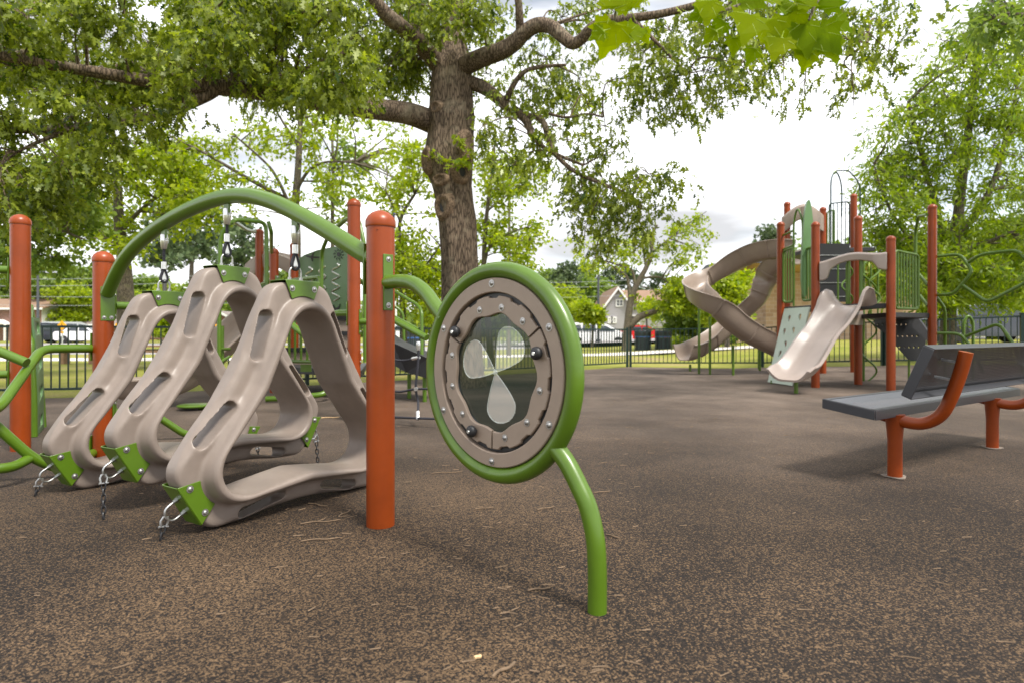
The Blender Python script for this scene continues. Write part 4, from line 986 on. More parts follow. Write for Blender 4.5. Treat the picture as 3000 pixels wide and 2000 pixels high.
# ================================================================== trees
rng = np.random.default_rng(7)
M['oakleaf'] = leafmat('oak leaves', (0.032, 0.070, 0.008), (0.38, 0.44, 0.055), 0.45, 0.3)
M['lime'] = leafmat('fresh spring leaves', (0.13, 0.21, 0.012), (0.42, 0.48, 0.035), 0.5)
M['midleaf'] = leafmat('mid green leaves', (0.085, 0.15, 0.025), (0.27, 0.35, 0.06), 0.45)
M['willow'] = leafmat('willow leaves', (0.08, 0.15, 0.012), (0.36, 0.44, 0.045), 0.5)
M['pine'] = leafmat('pine needles', (0.045, 0.08, 0.035), (0.15, 0.20, 0.08), 0.3)
M['maple'] = leafmat('sycamore leaves', (0.10, 0.19, 0.003), (0.27, 0.34, 0.006), 0.65, 0.6)
M['maple'].node_tree.nodes['Principled BSDF'].inputs['Specular IOR Level'].default_value = 0.05
OAK = [(0, 0), (.06, .10), (.20, .16), (.22, .26), (.09, .33), (.15, .42), (.34, .52), (.30, .62), (.11, .62), (.14, .76), (.20, .86), (.07, .86), (0, 1.0)]
OAK = [(x*.8, y) for x, y in OAK]
OAK = OAK+[(-x, y) for x, y in OAK[-2:0:-1]]
SIMPLE = [(0, 0), (.24, .3), (.26, .62), (0, 1), (-.26, .62), (-.24, .3)]
LONG = [(0, 0), (.13, .35), (.12, .7), (0, 1), (-.12, .7), (-.13, .35)]
TUFT = [(0, 0), (.35, .18), (.22, .42), (.5, .6), (.2, .75), (.1, 1.05), (-.12, .8), (-.42, .78), (-.25, .5), (-.5, .28)]
def leaves(name, pos, dirs, size, shape, m, parent, fold=0.18):
    """one mesh of many separate leaf faces; pos, dirs (n,3); size (n,)"""
    n = len(pos); K = len(shape); sh = np.array(shape)
    d = dirs/np.linalg.norm(dirs, axis=1, keepdims=True)
    r = rng.normal(size=(n, 3)); s = np.cross(d, r); s /= np.linalg.norm(s, axis=1, keepdims=True)+1e-9; nn = np.cross(s, d)
    x = sh[None, :, 0, None]; y = sh[None, :, 1, None]
    bendv = (np.abs(sh[:, 0])*fold*2.2-0.22*sh[:, 1]**2)[None, :, None]
    v = pos[:, None, :]+size[:, None, None]*(s[:, None, :]*x+d[:, None, :]*y+nn[:, None, :]*bendv)
    me = bpy.data.meshes.new(name); me.vertices.add(n*K); me.vertices.foreach_set('co', v.reshape(-1).astype(np.float32))
    me.loops.add(n*K); me.loops.foreach_set('vertex_index', np.arange(n*K, dtype=np.int32))
    me.polygons.add(n); me.polygons.foreach_set('loop_start', np.arange(0, n*K, K, dtype=np.int32)); me.polygons.foreach_set('loop_total', np.full(n, K, dtype=np.int32))
    me.update(); at = me.attributes.new('rnd', 'FLOAT', 'FACE')
    at.data.foreach_set('value', np.clip(rng.normal(0.5, 0.24, n), 0, 1).astype(np.float32))
    me.materials.append(m); me.validate()
    o = bpy.data.objects.new(name, me); COL.objects.link(o)
    if parent is not None: put(o, parent)
    return o
def spray_leaves(bases, L, nl, droop, spread, leafsize, dirb=None, ldroop=0.5):
    """little leafy twigs starting at bases; returns positions, directions, sizes"""
    n = len(bases); d = rng.normal(size=(n, 3)); d[:, 2] = d[:, 2]*0.5-droop
    if dirb is not None: d += dirb
    d /= np.linalg.norm(d, axis=1, keepdims=True); ln = L*rng.uniform(.6, 1.4, n)
    t = rng.uniform(0.05, 1, (n, nl)); P_ = bases[:, None, :]+d[:, None, :]*(ln[:, None]*t)[:, :, None]
    P_[:, :, 2] -= (ln[:, None]*t**2)*droop*0.35
    P_ += rng.normal(size=P_.shape)*spread
    ld = d[:, None, :]*0.8+rng.normal(size=P_.shape)*0.75; ld[:, :, 2] -= ldroop
    sz = leafsize*rng.uniform(.6, 1.25, (n, nl))
    return P_.reshape(-1, 3), ld.reshape(-1, 3), sz.reshape(-1)
def blobpts(c, r, n, shell=0.35):
    v = rng.normal(size=(n, 3)); v /= np.linalg.norm(v, axis=1, keepdims=True); q = rng.uniform(0, 1, n)**shell
    return np.array(c)[None, :]+v*q[:, None]*np.array(r)[None, :]
def limb(mb, pts, r0, r1, seg=8, n=4):
    p = spline(pts, n); K = len(p); mb.tube(p, [r0+(r1-r0)*(i/(K-1))**0.8 for i in range(K)], seg); return p

# ---- the big oak
T = thing('oak_tree', 'big oak with knotted grey-brown trunk and wide leafy limbs behind the wheel panel', 'tree', (-0.87, 10.0, 0))
def trunkring(c, r, k, seed):
    out = []
    for j in range(56):
        a = 2*math.pi*j/56
        rr = r*(1+0.045*math.sin(3*a+seed)+0.03*math.sin(7*a+seed*2)+0.018*math.sin(17*a+k*.25)+.012*math.sin(23*a-k*.31))
        out.append(V((c.x+rr*math.cos(a), c.y+rr*math.sin(a), c.z)))
    return out
tp = [(1345, 1140, .44), (1346, 1090, .37), (1347, 960, .325), (1347, 840, .305), (1344, 760, .295), (1341, 700, .30), (1338, 640, .30), (1330, 590, .30), (1322, 545, .315), (1314, 500, .37), (1312, 465, .405), (1316, 430, .385), (1320, 395, .37), (1321, 350, .385), (1322, 310, .35), (1322, 250, .335), (1323, 205, .315), (1324, 170, .26), (1328, 120, .20), (1331, 60, .17), (1333, -20, .155), (1335, -150, .12)]
b = MB(); rs_ = []
for i in range(len(tp)-1):
    for q in range(4):
        t = q/4; x = tp[i][0]*(1-t)+tp[i+1][0]*t; y = tp[i][1]*(1-t)+tp[i+1][1]*t; r = tp[i][2]*(1-t)+tp[i+1][2]*t
        k = i*4+q; rs_.append(trunkring(P(x, y, 10.0), r, k, 0.6+k*.03))
b.rings(rs_)
limbs = []     # (points, r0, r1)
def dp(lst): return [P(x*1.2755, y*1.2755, Y) for x, y, Y in lst]
LL = dp([(1030, 300, 10.0), (985, 278, 9.95), (940, 262, 9.7), (900, 256, 9.5), (850, 250, 9.2), (800, 243, 9.0), (750, 236, 8.8), (700, 228, 8.6), (620, 214, 8.3), (560, 206, 8.1), (500, 201, 7.9), (440, 200, 7.7), (400, 194, 7.6), (340, 186, 7.4), (300, 180, 7.3), (200, 163, 7.1), (110, 149, 6.9), (-40, 120, 6.7)])
limbs += [(LL, .20, .05)]
limbs += [(dp([(500, 201, 7.9), (470, 222, 7.8), (400, 252, 7.6), (330, 272, 7.5), (250, 286, 7.3), (180, 292, 7.2), (100, 300, 7.1), (40, 300, 7.0), (-30, 306, 6.9)]), .085, .03)]
limbs += [(dp([(170, 293, 7.2), (130, 310, 7.1), (80, 330, 7.0), (40, 350, 7.0)]), .035, .015)]
limbs += [(dp([(1035, 178, 10), (1000, 140, 9.8), (975, 112, 9.6), (950, 88, 9.4), (925, 65, 9.2), (900, 45, 9.0), (870, 15, 8.8), (830, -40, 8.6), (780, -110, 8.4)]), .155, .085)]
limbs += [(dp([(1035, 165, 10), (1075, 148, 9.8), (1110, 132, 9.6), (1150, 118, 9.4), (1180, 100, 9.3), (1205, 75, 9.2), (1235, 58, 9.1), (1265, 62, 9.0), (1290, 82, 8.9), (1315, 100, 8.8), (1338, 88, 8.7), (1355, 68, 8.6), (1390, 48, 8.5), (1450, 42, 8.4), (1520, 32, 8.3), (1600, 12, 8.2), (1700, -20, 8.1)]), .165, .04)]
limbs += [(dp([(1195, 85, 9.25), (1193, 40, 9.1), (1190, 0, 9.0), (1180, -40, 8.9)]), .07, .045)]
limbs += [(dp([(1045, 190, 10), (1085, 192, 9.9), (1120, 208, 9.8), (1150, 232, 9.7), (1175, 250, 9.6), (1200, 268, 9.5), (1215, 290, 9.4), (1220, 312, 9.35)]), .13, .05)]
limbs += [(dp([(1160, 238, 9.65), (1172, 210, 9.5), (1190, 180, 9.4), (1215, 160, 9.3), (1262, 152, 9.2), (1300, 150, 9.1)]), .055, .02)]
limbs += [(dp([(1205, 272, 9.5), (1230, 268, 9.4), (1250, 285, 9.3), (1262, 330, 9.2), (1290, 370, 9.1), (1330, 400, 9.0), (1390, 425, 8.9), (1450, 450, 8.8)]), .06, .02)]
limbs += [(dp([(1220, 312, 9.35), (1250, 340, 9.2), (1290, 360, 9.1), (1340, 380, 9.0)]), .04, .02), (dp([(1262, 262, 9.4), (1300, 270, 9.2), (1350, 262, 9.0), (1385, 270, 8.9)]), .025, .012)]
limbs += [(dp([(1450, 42, 8.4), (1490, 80, 8.3), (1540, 130, 8.2), (1580, 170, 8.1)]), .035, .012), (dp([(1600, 12, 8.2), (1700, 40, 8.0), (1800, 70, 7.8), (1900, 80, 7.6), (1990, 100, 7.5)]), .03, .01)]
skel = []
for pts, r0, r1 in limbs:
    p = limb(b, pts, r0, r1, 14, 5); skel += p[6:]
# twigs and leaves
blobs = []      # centre, radii (m), number of sprays
def B(x, y, Y, rx, ry, n, rd=None): 
    k = Y/F*1.2755; blobs.append((P(x*1.2755, y*1.2755, Y), (rx*k, (rd or max(rx, ry)*k*1.0), ry*k), n))
ylow = [(-60, 400), (0, 385), (60, 395), (110, 370), (180, 345), (240, 300), (300, 262), (360, 235), (430, 215), (500, 222), (560, 232), (640, 225), (700, 222), (760, 235), (850, 232), (930, 215), (1000, 120), (1040, 100)]
random.seed(11)
for i in range(118):
    x = random.uniform(-60, 985); y = random.uniform(-70, lerp1(ylow, x)-25); Y = random.uniform(6.3, 9.8)
    if x > 850 and 60 < y < 120 and random.random() < .5: continue
    yl = lerp1([(-60, 122), (110, 149), (200, 163), (300, 180), (400, 194), (500, 201), (560, 206), (620, 214), (700, 228), (750, 236), (800, 243), (850, 250), (900, 256), (985, 278)], x); Yl = lerp1([(-60, 6.7), (110, 6.9), (200, 7.1), (300, 7.3), (400, 7.6), (500, 7.9), (620, 8.3), (750, 8.8), (850, 9.2), (985, 9.95)], x)
    if x > 840 and y < 210: Y = random.uniform(9.9, 11)
    if abs(y-yl) < 34: Y = Yl+random.uniform(.7, 1.8)
    B(x, y, Y, 60, 40, 22)
for x, y in ((40, 430), (120, 420), (20, 470), (150, 380), (200, 370), (90, 460), (250, 330), (60, 400), (330, 270), (10, 360), (0, 420), (420, 235)): B(x, y, random.uniform(6.6, 7.4), 45, 34, 17)
for x, y, rx, ry, n in ((1045, 20, 40, 30, 12), (1075, 30, 60, 45, 22), (1010, 200, 30, 60, 3), (955, 170, 50, 60, 30), (930, 120, 55, 50, 28), (1130, 50, 70, 50, 34), (1120, 170, 55, 50, 24), (1150, 330, 60, 45, 26), (1110, 290, 40, 50, 14), (1180, 380, 55, 40, 16), (1170, 260, 60, 60, 24),
    (1250, 130, 70, 50, 32), (1230, 200, 70, 50, 38), (1290, 220, 60, 60, 32), (1280, 290, 70, 50, 30), (1330, 180, 60, 45, 24), (1350, 240, 50, 45, 14), (1390, 290, 50, 45, 16), (1240, 340, 60, 40, 18), (1320, 330, 70, 30, 16),
    (1290, 40, 80, 45, 34), (1400, 20, 90, 40, 34), (1380, 90, 60, 40, 14), (1480, 120, 60, 50, 24), (1530, 150, 60, 60, 34), (1500, 210, 70, 60, 36), (1560, 230, 60, 50, 26), (1440, 180, 40, 45, 10), (1540, 70, 80, 50, 30), (1640, 90, 70, 60, 34), (1620, 170, 70, 50, 26), (1630, 230, 50, 40, 10), (1700, 150, 70, 60, 26), (1740, 60, 80, 60, 34), (1700, 10, 90, 40, 30),
    (1830, 60, 70, 60, 32), (1800, 150, 50, 50, 12), (1850, 180, 50, 40, 8), (1920, 50, 80, 60, 34), (1980, 110, 60, 50, 20), (2020, 50, 60, 40, 20), (1960, 170, 60, 40, 12), (2040, 120, 40, 40, 8), (1960, 205, 30, 25, 5), (1860, 10, 90, 30, 24),
    (1310, 410, 60, 45, 24), (1380, 400, 70, 45, 28), (1430, 440, 70, 45, 30), (1380, 470, 70, 50, 34), (1490, 400, 60, 35, 22), (1530, 410, 35, 35, 10), (1470, 480, 60, 45, 26), (1350, 510, 45, 40, 14), (1420, 530, 50, 45, 16), (1490, 540, 40, 40, 12), (1340, 440, 40, 40, 14), (1405, 350, 40, 40, 8), (1370, 570, 25, 25, 3)): 
    Y = (10.5 if x < 1060 and y > 60 else 9.9 if y < 260 else 9.4) if x < 1420 else (8.6 if x < 1700 else 7.9); B(x, y, Y+random.uniform(-.4, .4), rx*1.0, ry*1.0, max(3, int(n*.8)), .6)
for x, y in ((985, 15), (1040, 5), (1075, 35), (1010, 50), (1095, 5), (960, 60)): B(x, y, 9.2, 36, 26, 14)
# the part of the crown above the picture, which shades the ground
for i in range(60):
    a = random.uniform(0, 6.28); q = random.uniform(0, 1)**.5*7.0; blobs.append((V((-.9+q*math.cos(a), 9.5+q*math.sin(a), random.uniform(6.8, 10.5))), (1.0, 1.0, .5), 16))
allp = []; sk = np.array([tuple(p) for p in skel])
for c, r, n in blobs:
    c = V(c); dist = np.linalg.norm(sk-np.array(c), axis=1)+np.maximum(0, (sk[:, 2]-c.z)*0.3); k = int(np.argmin(dist)); s0 = V(sk[k])
    if c.z < 6.6:
        mid = s0.lerp(c, .5)+V((random.uniform(-.15, .15), random.uniform(-.15, .15), random.uniform(.0, .22)))
        L_ = (c-s0).length; pth = limb(b, [s0, mid, c, c+(c-mid)*.25+V((0, 0, -.12))], min(.03, .006+L_*.012), .004, 5, 4)
    base = blobpts(c, r, n)
    if c.z < 6.6:
        for p in base[::3]:
            p = V(p); L_ = (p-c).length; b.tube([c.lerp(p, .0), c.lerp(p, .55)+V((0, 0, .05)), p, p+V((random.uniform(-.1, .1), random.uniform(-.1, .1), -.12))], [.006, .005, .003, .0015], 3)
    allp.append(base)
b.build('trunk', M['bark'], T, smooth=60)
bases = np.concatenate(allp); pos, dr, sz = spray_leaves(bases, 0.30, 14, 0.6, 0.035, 0.108, ldroop=0.95)
keep = ~((pos[:, 2] < 6.5) & (np.abs(pos[:, 0]+.9) < .33) & (pos[:, 2] < 4.6) & (pos[:, 1] < 9.9) & (pos[:, 0] < -.6))
leaves('crown', pos[keep], dr[keep], sz[keep], OAK, M['oakleaf'], T)
print('oak leaves', len(pos))
# burls, pruning scars and shoots on the trunk
def scar(px, y, rx, ry, deep=True, Yoff=0.0):
    rr = lerp1([(t_[1], t_[2]) for t_ in sorted(tp, key=lambda q_: q_[1])], y); cxp = lerp1([(t_[1], t_[0]) for t_ in sorted(tp, key=lambda q_: q_[1])], y)
    dx = (px-cxp)/F*10.0; dx = max(-rr*.8, min(rr*.8, dx)); yy = 10.0-math.sqrt(rr*rr-dx*dx); n = V((dx/rr, -math.sqrt(1-(dx/rr)**2), 0)); s_ = n.cross(V((0, 0, 1)))*-1
    c = V((G(cxp, 10.0).x+dx, yy, CH-(y-CY)/F*10)); q = MB(); rs2 = []
    kx, kz = rx/F*10, ry/F*10
    for (f_, h_) in ((1.4, -.05), (1.2, .012), (1.0, .045), (.8, .05), (.62, .03), (.5, .0 if deep else .03), (.25, -.02 if deep else .028), (.02, -.03 if deep else .027)):
        rs2.append([c+s_*(kx*f_*math.cos(a)*(1+.08*math.sin(3*a)))+V((0, 0, 1))*(kz*f_*math.sin(a)*(1+.06*math.sin(2*a+1)))+n*h_ for a in [2*math.pi*j/24 for j in range(24)]])
    q.rings(rs2); so_ = q.build('pruning_scar', M['scar'], T, smooth=70)
    if deep:
        q = MB(); q.prism([c+s_*(kx*.42*math.cos(a))+V((0, 0, kz*.5*math.sin(a)))+n*.006 for a in [2*math.pi*j/16 for j in range(16)]], n*.004); q.build('hollow_shade', M['black'], so_)  # flat black disc stands in for the shade inside the hole
M['scar'] = barkmat('healed bark', (0.08, 0.055, 0.04), (0.32, 0.225, 0.15), 2.0)
scar(1303, 614, 26, 34); scar(1358, 517, 24, 28); scar(1296, 540, 20, 16, False); scar(1285, 336, 16, 16, False); scar(1380, 440, 22, 40, False, 0); scar(1252, 480, 20, 34, False)
sh = np.array([tuple(P(1275, 455, 9.55)), tuple(P(1262, 450, 9.6)), tuple(P(1340, 470, 9.5)), tuple(P(1350, 430, 9.5)), tuple(P(1365, 480, 9.5)), tuple(P(1345, 400, 9.5)), tuple(P(1330, 480, 9.5))])
for part_ in (sh[:2], sh[2:]):
    p_, d_, s_ = spray_leaves(np.repeat(part_, 2, 0), .18, 12, .3, .03, .11); leaves('trunk_shoot', p_, d_, s_, OAK, M['lime'], T)

# ---- general tree built in place
def tree(label, trunk, limbs_, blobs_, leafm, shape, lsize, group=None, kind='tree', tr=(.2, .06), nl=10, L=.35, droop=.3, ldroop=.3, bark='bark2', name='tree', twigs=True, spread=.06):
    t = thing(name, label, kind, (trunk[0].x, trunk[0].y, gz(trunk[0].x, trunk[0].y)), group)
    b = MB(); p = limb(b, trunk, tr[0], tr[1], 12, 5); sk_ = list(p[len(p)//3:])
    for lp, r0, r1 in limbs_: sk_ += limb(b, lp, r0, r1, 8, 4)[2:]
    A_ = np.array([tuple(v) for v in sk_]); bs = []
    for c, r, n in blobs_:
        dist = np.linalg.norm(A_-np.array(c), axis=1)+np.maximum(0, (A_[:, 2]-c[2]))*.6; k = int(np.argmin(dist)); s0 = V(A_[k]); c = V(c); Ln = (c-s0).length
        limb(b, [s0, s0.lerp(c, .5)+V((random.uniform(-.1, .1)*Ln, random.uniform(-.1, .1)*Ln, .06*Ln)), c], min(tr[1]*.7, .012+Ln*.016), .008, 5, 3)
        bp_ = blobpts(c, r, n, .45)
        if twigs:
            for q in bp_[::3]:
                q = V(q); b.tube([c, c.lerp(q, .6)+V((0, 0, .03)), q], [.010, .007, .003], 3)
        bs.append(bp_)
    b.build('trunk', M[bark], t, smooth=60)
    pos, dr, sz = spray_leaves(np.concatenate(bs), L, nl, droop, spread, lsize, ldroop=ldroop)
    leaves('crown', pos, dr, sz, shape, leafm, t)
    return t
def bl(x, y, Y, rx, ry, n, rd=None): k = Y/F; return (P(x, y, Y), (rx*k, rd or (rx+ry)*.5*k, ry*k), n)
def scat(poly_y, x0, x1, n, Y0, Y1, rx, ry, ns):
    out = []
    for i in range(n):
        x = random.uniform(x0, x1); lo, hi = poly_y(x); out.append(bl(x, random.uniform(lo, hi), random.uniform(Y0, Y1), rx*random.uniform(.7, 1.3), ry*random.uniform(.7, 1.3), ns))
    return out
random.seed(3)
GM = 'broadleaf trees standing in the lawn beyond the left fence'
# tall deciduous tree whose stem shows at column 870
tree('tall slender tree with pale green airy crown behind the arched tube', [G(868, 17), P(866, 860, 17), P(868, 700, 17), P(866, 600, 17), P(873, 500, 17), P(878, 400, 17), P(882, 280, 17)],
     [([P(868, 560, 17), P(905, 500, 16.8), P(960, 475, 16.5), P(1040, 478, 16.3)], .06, .02), ([P(866, 640, 17), P(810, 520, 16.6), P(770, 470, 16.4), P(690, 400, 16)], .06, .02), ([P(868, 600, 17), P(720, 520, 16.5), P(600, 450, 16), P(470, 385, 15.6)], .075, .02), ([P(875, 430, 17), P(830, 360, 16.8), P(800, 310, 16.6)], .05, .02)],
     scat(lambda x: (330, 560), 440, 1220, 44, 15.5, 18, 75, 42, 13)+scat(lambda x: (500, 640), 640, 1000, 9, 15.5, 17.5, 50, 30, 7), M['lime'], SIMPLE, .12, GM, tr=(.17, .06))
tree('leafy green tree behind the short left post, crown low over the houses', [G(372, 15), P(368, 860, 15), P(362, 760, 15), P(350, 660, 15), P(345, 540, 15), P(350, 420, 15)],
     [([P(362, 760, 15), P(300, 680, 15), P(220, 620, 15)], .07, .02), ([P(352, 680, 15), P(430, 600, 15), P(520, 540, 15)], .07, .02)],
     scat(lambda x: (400, 770 if x < 420 else 680), 170, 640, 50, 13.8, 16.5, 60, 42, 20), M['lime'], SIMPLE, .125, GM, tr=(.23, .07))
tree('shady green tree at the far left edge behind the tall left post', [G(-60, 12), P(-55, 800, 12), P(-50, 600, 12), P(-40, 450, 12)],
     [([P(-50, 700, 12), P(40, 690, 12), P(150, 670, 12), P(240, 700, 12)], .07, .02), ([P(-50, 560, 12), P(80, 540, 12), P(200, 520, 12)], .07, .02)],
     scat(lambda x: (480, 760 if x < 170 else 660), -80, 260, 38, 11.3, 13, 70, 45, 22), M['midleaf'], SIMPLE, .12, GM, tr=(.26, .07))
tree('slim tree with sparse bright leaves between the tall back post and the oak', [G(975, 20), P(976, 860, 20), P(974, 650, 20), P(976, 500, 20), P(973, 400, 20)], [],
     scat(lambda x: (400, 590), 900, 1060, 14, 19, 21, 40, 22, 7)+scat(lambda x: (560, 700), 930, 1010, 3, 19.5, 20.5, 28, 16, 4), M['midleaf'], SIMPLE, .17, GM, tr=(.09, .04))
tree('small bright yellow-green tree close behind the wheel panel and the oak', [G(1185, 14.5), P(1180, 900, 14.5), P(1172, 780, 14.5), P(1172, 650, 14.5), P(1215, 570, 14.5)],
     [([P(1176, 860, 14.5), P(1230, 800, 14.3), P(1290, 720, 14)], .05, .015), ([P(1172, 650, 14.5), P(1150, 600, 14.3), P(1130, 560, 14.2)], .03, .012)],
     scat(lambda x: (720, 930), 1150, 1310, 26, 13.6, 15.3, 42, 34, 18)+scat(lambda x: (420, 700), 1120, 1290, 22, 13.8, 15, 36, 18, 7), M['lime'], SIMPLE, .11, GM, tr=(.09, .03))
tree('loose layered dogwood with lime leaves just right of the oak trunk', [G(1440, 16), P(1425, 880, 16), P(1418, 760, 16), P(1425, 640, 16), P(1440, 520, 16), P(1450, 420, 16)],
     [([P(1418, 740, 16), P(1480, 690, 16), P(1560, 660, 16)], .04, .012), ([P(1425, 620, 16), P(1490, 570, 16), P(1540, 540, 16)], .035, .012), ([P(1418, 800, 16), P(1440, 700, 16), P(1490, 690, 16), P(1550, 700, 16)], .03, .01)],
     scat(lambda x: (430, 620), 1405, 1590, 26, 15, 17, 46, 16, 8)+scat(lambda x: (640, 790), 1400, 1560, 24, 15, 17, 44, 16, 10), M['lime'], SIMPLE, .115, GM, tr=(.10, .03))
tree('slender pole-like tree with tufts of leaves against the white sky', [G(1492, 24), P(1492, 860, 24), P(1492, 600, 24), P(1493, 500, 24)], [],
     scat(lambda x: (470, 560), 1450, 1540, 8, 23, 25, 30, 16, 5)+scat(lambda x: (640, 760), 1470, 1520, 4, 23.5, 24.5, 20, 12, 4), M['midleaf'], SIMPLE, .18, GM, tr=(.08, .04))
# small spreading tree by the bins
tree('spreading tree with lichened forked trunk and one long low limb, beside the bins', [G(1832, 30), P(1838, 960, 30), P(1848, 880, 30), P(1868, 830, 30), P(1893, 785, 30), P(1910, 740, 30), P(1905, 700, 30), P(1925, 660, 30)],
     [([P(1845, 955, 30), P(1872, 930, 30), P(1910, 915, 30), P(1960, 900, 30), P(2005, 895, 30), P(2030, 888, 30)], .20, .08), ([P(1846, 880, 30), P(1842, 840, 30), P(1835, 810, 30), P(1800, 785, 29.8), P(1765, 765, 29.5)], .11, .03), ([P(1860, 850, 30), P(1855, 800, 30), P(1835, 785, 30), P(1790, 770, 30), P(1750, 760, 30)], .08, .03),
      ([P(1885, 815, 30), P(1930, 812, 30), P(1960, 830, 30)], .07, .03), ([P(1893, 785, 30), P(1885, 740, 30), P(1880, 700, 30)], .07, .02), ([P(1910, 740, 30), P(1960, 700, 30), P(2010, 660, 30), P(2070, 620, 30)], .05, .015), ([P(1880, 840, 30), P(1915, 850, 30), P(1925, 880, 30)], .035, .012)],
     scat(lambda x: (690, 790), 1700, 1850, 20, 28.5, 31, 26, 8, 5)+scat(lambda x: (640, 770), 1860, 2060, 26, 28.5, 31, 26, 8, 5)+scat(lambda x: (630, 680), 1990, 2080, 6, 29, 31, 22, 7, 4)+scat(lambda x: (820, 900), 1940, 2090, 36, 28.5, 31, 22, 13, 16)+[bl(1870, 870, 30, 14, 20, 8), bl(1880, 900, 30, 18, 18, 6)], M['lime'], SIMPLE, .18, None, tr=(.22, .06), spread=.10, L=.45)
tree('mid green round tree partly hidden by the left loop of the spiral slide', [G(2030, 33), P(2032, 960, 33), P(2030, 900, 33)], [], scat(lambda x: (880, 960), 1960, 2130, 34, 31, 34, 26, 18, 22), M['midleaf'], SIMPLE, .26, None, tr=(.16, .05), spread=.1)
tree('bright green tree seen between the spiral slide and the brick column', [G(2130, 27), P(2130, 930, 27), P(2130, 850, 27)], [], scat(lambda x: (790, 930), 2080, 2170, 30, 26, 28, 24, 20, 22), M['lime'], SIMPLE, .24, None, tr=(.14, .05), spread=.1)
tree('little tree with yellow-green leaves in front of the grey gabled house', [G(1735, 38), P(1737, 960, 38), P(1740, 900, 38)], [], scat(lambda x: (885, 940), 1695, 1755, 16, 36.5, 39, 13, 10, 16), M['lime'], SIMPLE, .26, None, tr=(.1, .04), spread=.1)
tree('young yellow-green tree growing in front of the brown-roofed house wing', [G(1895, 42), P(1895, 960, 42), P(1893, 900, 42)], [], scat(lambda x: (880, 930), 1885, 1925, 7, 41, 43, 12, 10, 12), M['lime'], SIMPLE, .28, None, tr=(.1, .04), spread=.1)
tree('small green tree on the lawn behind the left picnic table', [G(520, 34), P(520, 980, 34), P(520, 930, 34)], [], scat(lambda x: (915, 965), 470, 575, 24, 32, 35, 22, 16, 18), M['lime'], SIMPLE, .3, None, tr=(.1, .04), spread=.1)
# right-hand trees
tree('tall airy willow-like tree filling the right edge beyond the fence', [G(2775, 14.5)+V((0, 0, .1)), P(2778, 960, 14.5), P(2782, 860, 14.5), P(2800, 700, 14.5), P(2815, 560, 14.5), P(2835, 400, 14.3), P(2860, 200, 14.2), P(2880, 50, 14)],
     [([P(2790, 780, 14.5), P(2740, 600, 14.3), P(2690, 420, 14.2), P(2660, 300, 14)], .09, .02), ([P(2800, 700, 14.5), P(2900, 560, 14.2), P(2960, 350, 14), P(2990, 200, 14)], .10, .02), ([P(2785, 820, 14.5), P(2680, 720, 14), P(2600, 600, 13.8), P(2560, 480, 13.8)], .07, .015), ([P(2800, 740, 14.5), P(2920, 700, 14), P(3050, 640, 13.6)], .08, .02)],
     scat(lambda x: (max(60, 420-(x-2540)*1.05), 820), 2560, 3060, 108, 13.0, 15.6, 64, 42, 19)+scat(lambda x: (680, 900), 2600, 3060, 46, 13, 15.5, 60, 32, 30)+scat(lambda x: (90, 330), 2760, 3040, 20, 13.5, 15, 55, 35, 12)+scat(lambda x: (430, 760), 2530, 2600, 12, 13.5, 14.5, 34, 22, 8), M['willow'], LONG, .145, None, tr=(.20, .05), name='willow_tree', ldroop=.6, droop=.45)
tree('dark leafy branch tree reaching in at the top right corner', [G(3500, 8), P(3450, 700, 8), P(3400, 200, 8), P(3300, 0, 8)], [([P(3350, 100, 8), P(3100, 60, 7.9), P(2960, 40, 7.8)], .06, .02)],
     scat(lambda x: (-20, 110), 2900, 3060, 12, 7.5, 8.2, 50, 26, 10)+scat(lambda x: (120, 900), 3080, 3300, 30, 7.6, 8.6, 80, 60, 16), M['midleaf'], LONG, .12, None, tr=(.2, .06), ldroop=.5)
# ---- overhanging sycamore twig close to the camera
T = thing('overhanging_sycamore_branch', 'out-of-focus bright green sycamore leaves hanging in at the top of the picture', 'branch', tuple(P(2200, -60, 1.75)))
M['vein'] = mat('pale leaf vein', (.32, .42, .04), .6)
ML = [(0, 0), (.08, .02), (.30, -.10), (.34, .02), (.55, .05), (.47, .20), (.62, .38), (.44, .40), (.34, .50), (.30, .62), (.16, .72), (.10, .88), (0, 1.0)]
ML = ML+[(-x, y) for x, y in ML[-2:0:-1]]
b = MB()
for L_ in ([(2700, -260, 2.2), (2400, -90, 1.9), (2180, 10, 1.75), (2090, 40, 1.72)], [(2500, -150, 2.0), (2250, -60, 1.8), (2130, 15, 1.75)], [(2400, -200, 2.0), (2000, -120, 1.75), (1830, -20, 1.66), (1800, 60, 1.65)], [(2600, -180, 2.0), (2420, -30, 1.8), (2370, 60, 1.75)]):
    limb(b, [P(*q) for q in L_], .010, .003, 6, 4)
b.build('twig', M['bark2'], T)
LV = [(1800, 62, 1.66, 200, 125), (1835, 100, 1.68, 75, 80), (1790, 30, 1.64, 20, 100), (2075, 0, 1.72, 185, 95), (2120, 60, 1.74, 215, 70), (2190, 40, 1.74, 190, 125), (2250, 55, 1.76, 175, 110), (2300, 40, 1.78, 160, 130), (2345, 70, 1.78, 165, 120), (2390, 90, 1.8, 140, 120), (2330, 10, 1.76, 60, 110), (2400, 30, 1.82, 20, 120), (2230, -10, 1.78, 80, 110), (2160, -20, 1.75, 120, 110), (2290, 110, 1.76, 205, 95), (2420, 120, 1.8, 160, 90), (1850, 30, 1.67, 330, 90), (2370, 150, 1.79, 190, 70), (2100, 90, 1.73, 230, 60), (2150, 110, 1.75, 180, 65), (2210, 140, 1.76, 200, 60), (2275, 20, 1.79, 100, 80), (1880, 90, 1.7, 150, 50), (1770, 90, 1.65, 240, 60), (2440, 60, 1.83, 120, 80), (2060, 40, 1.73, 250, 55), (2350, 120, 1.81, 150, 90)]
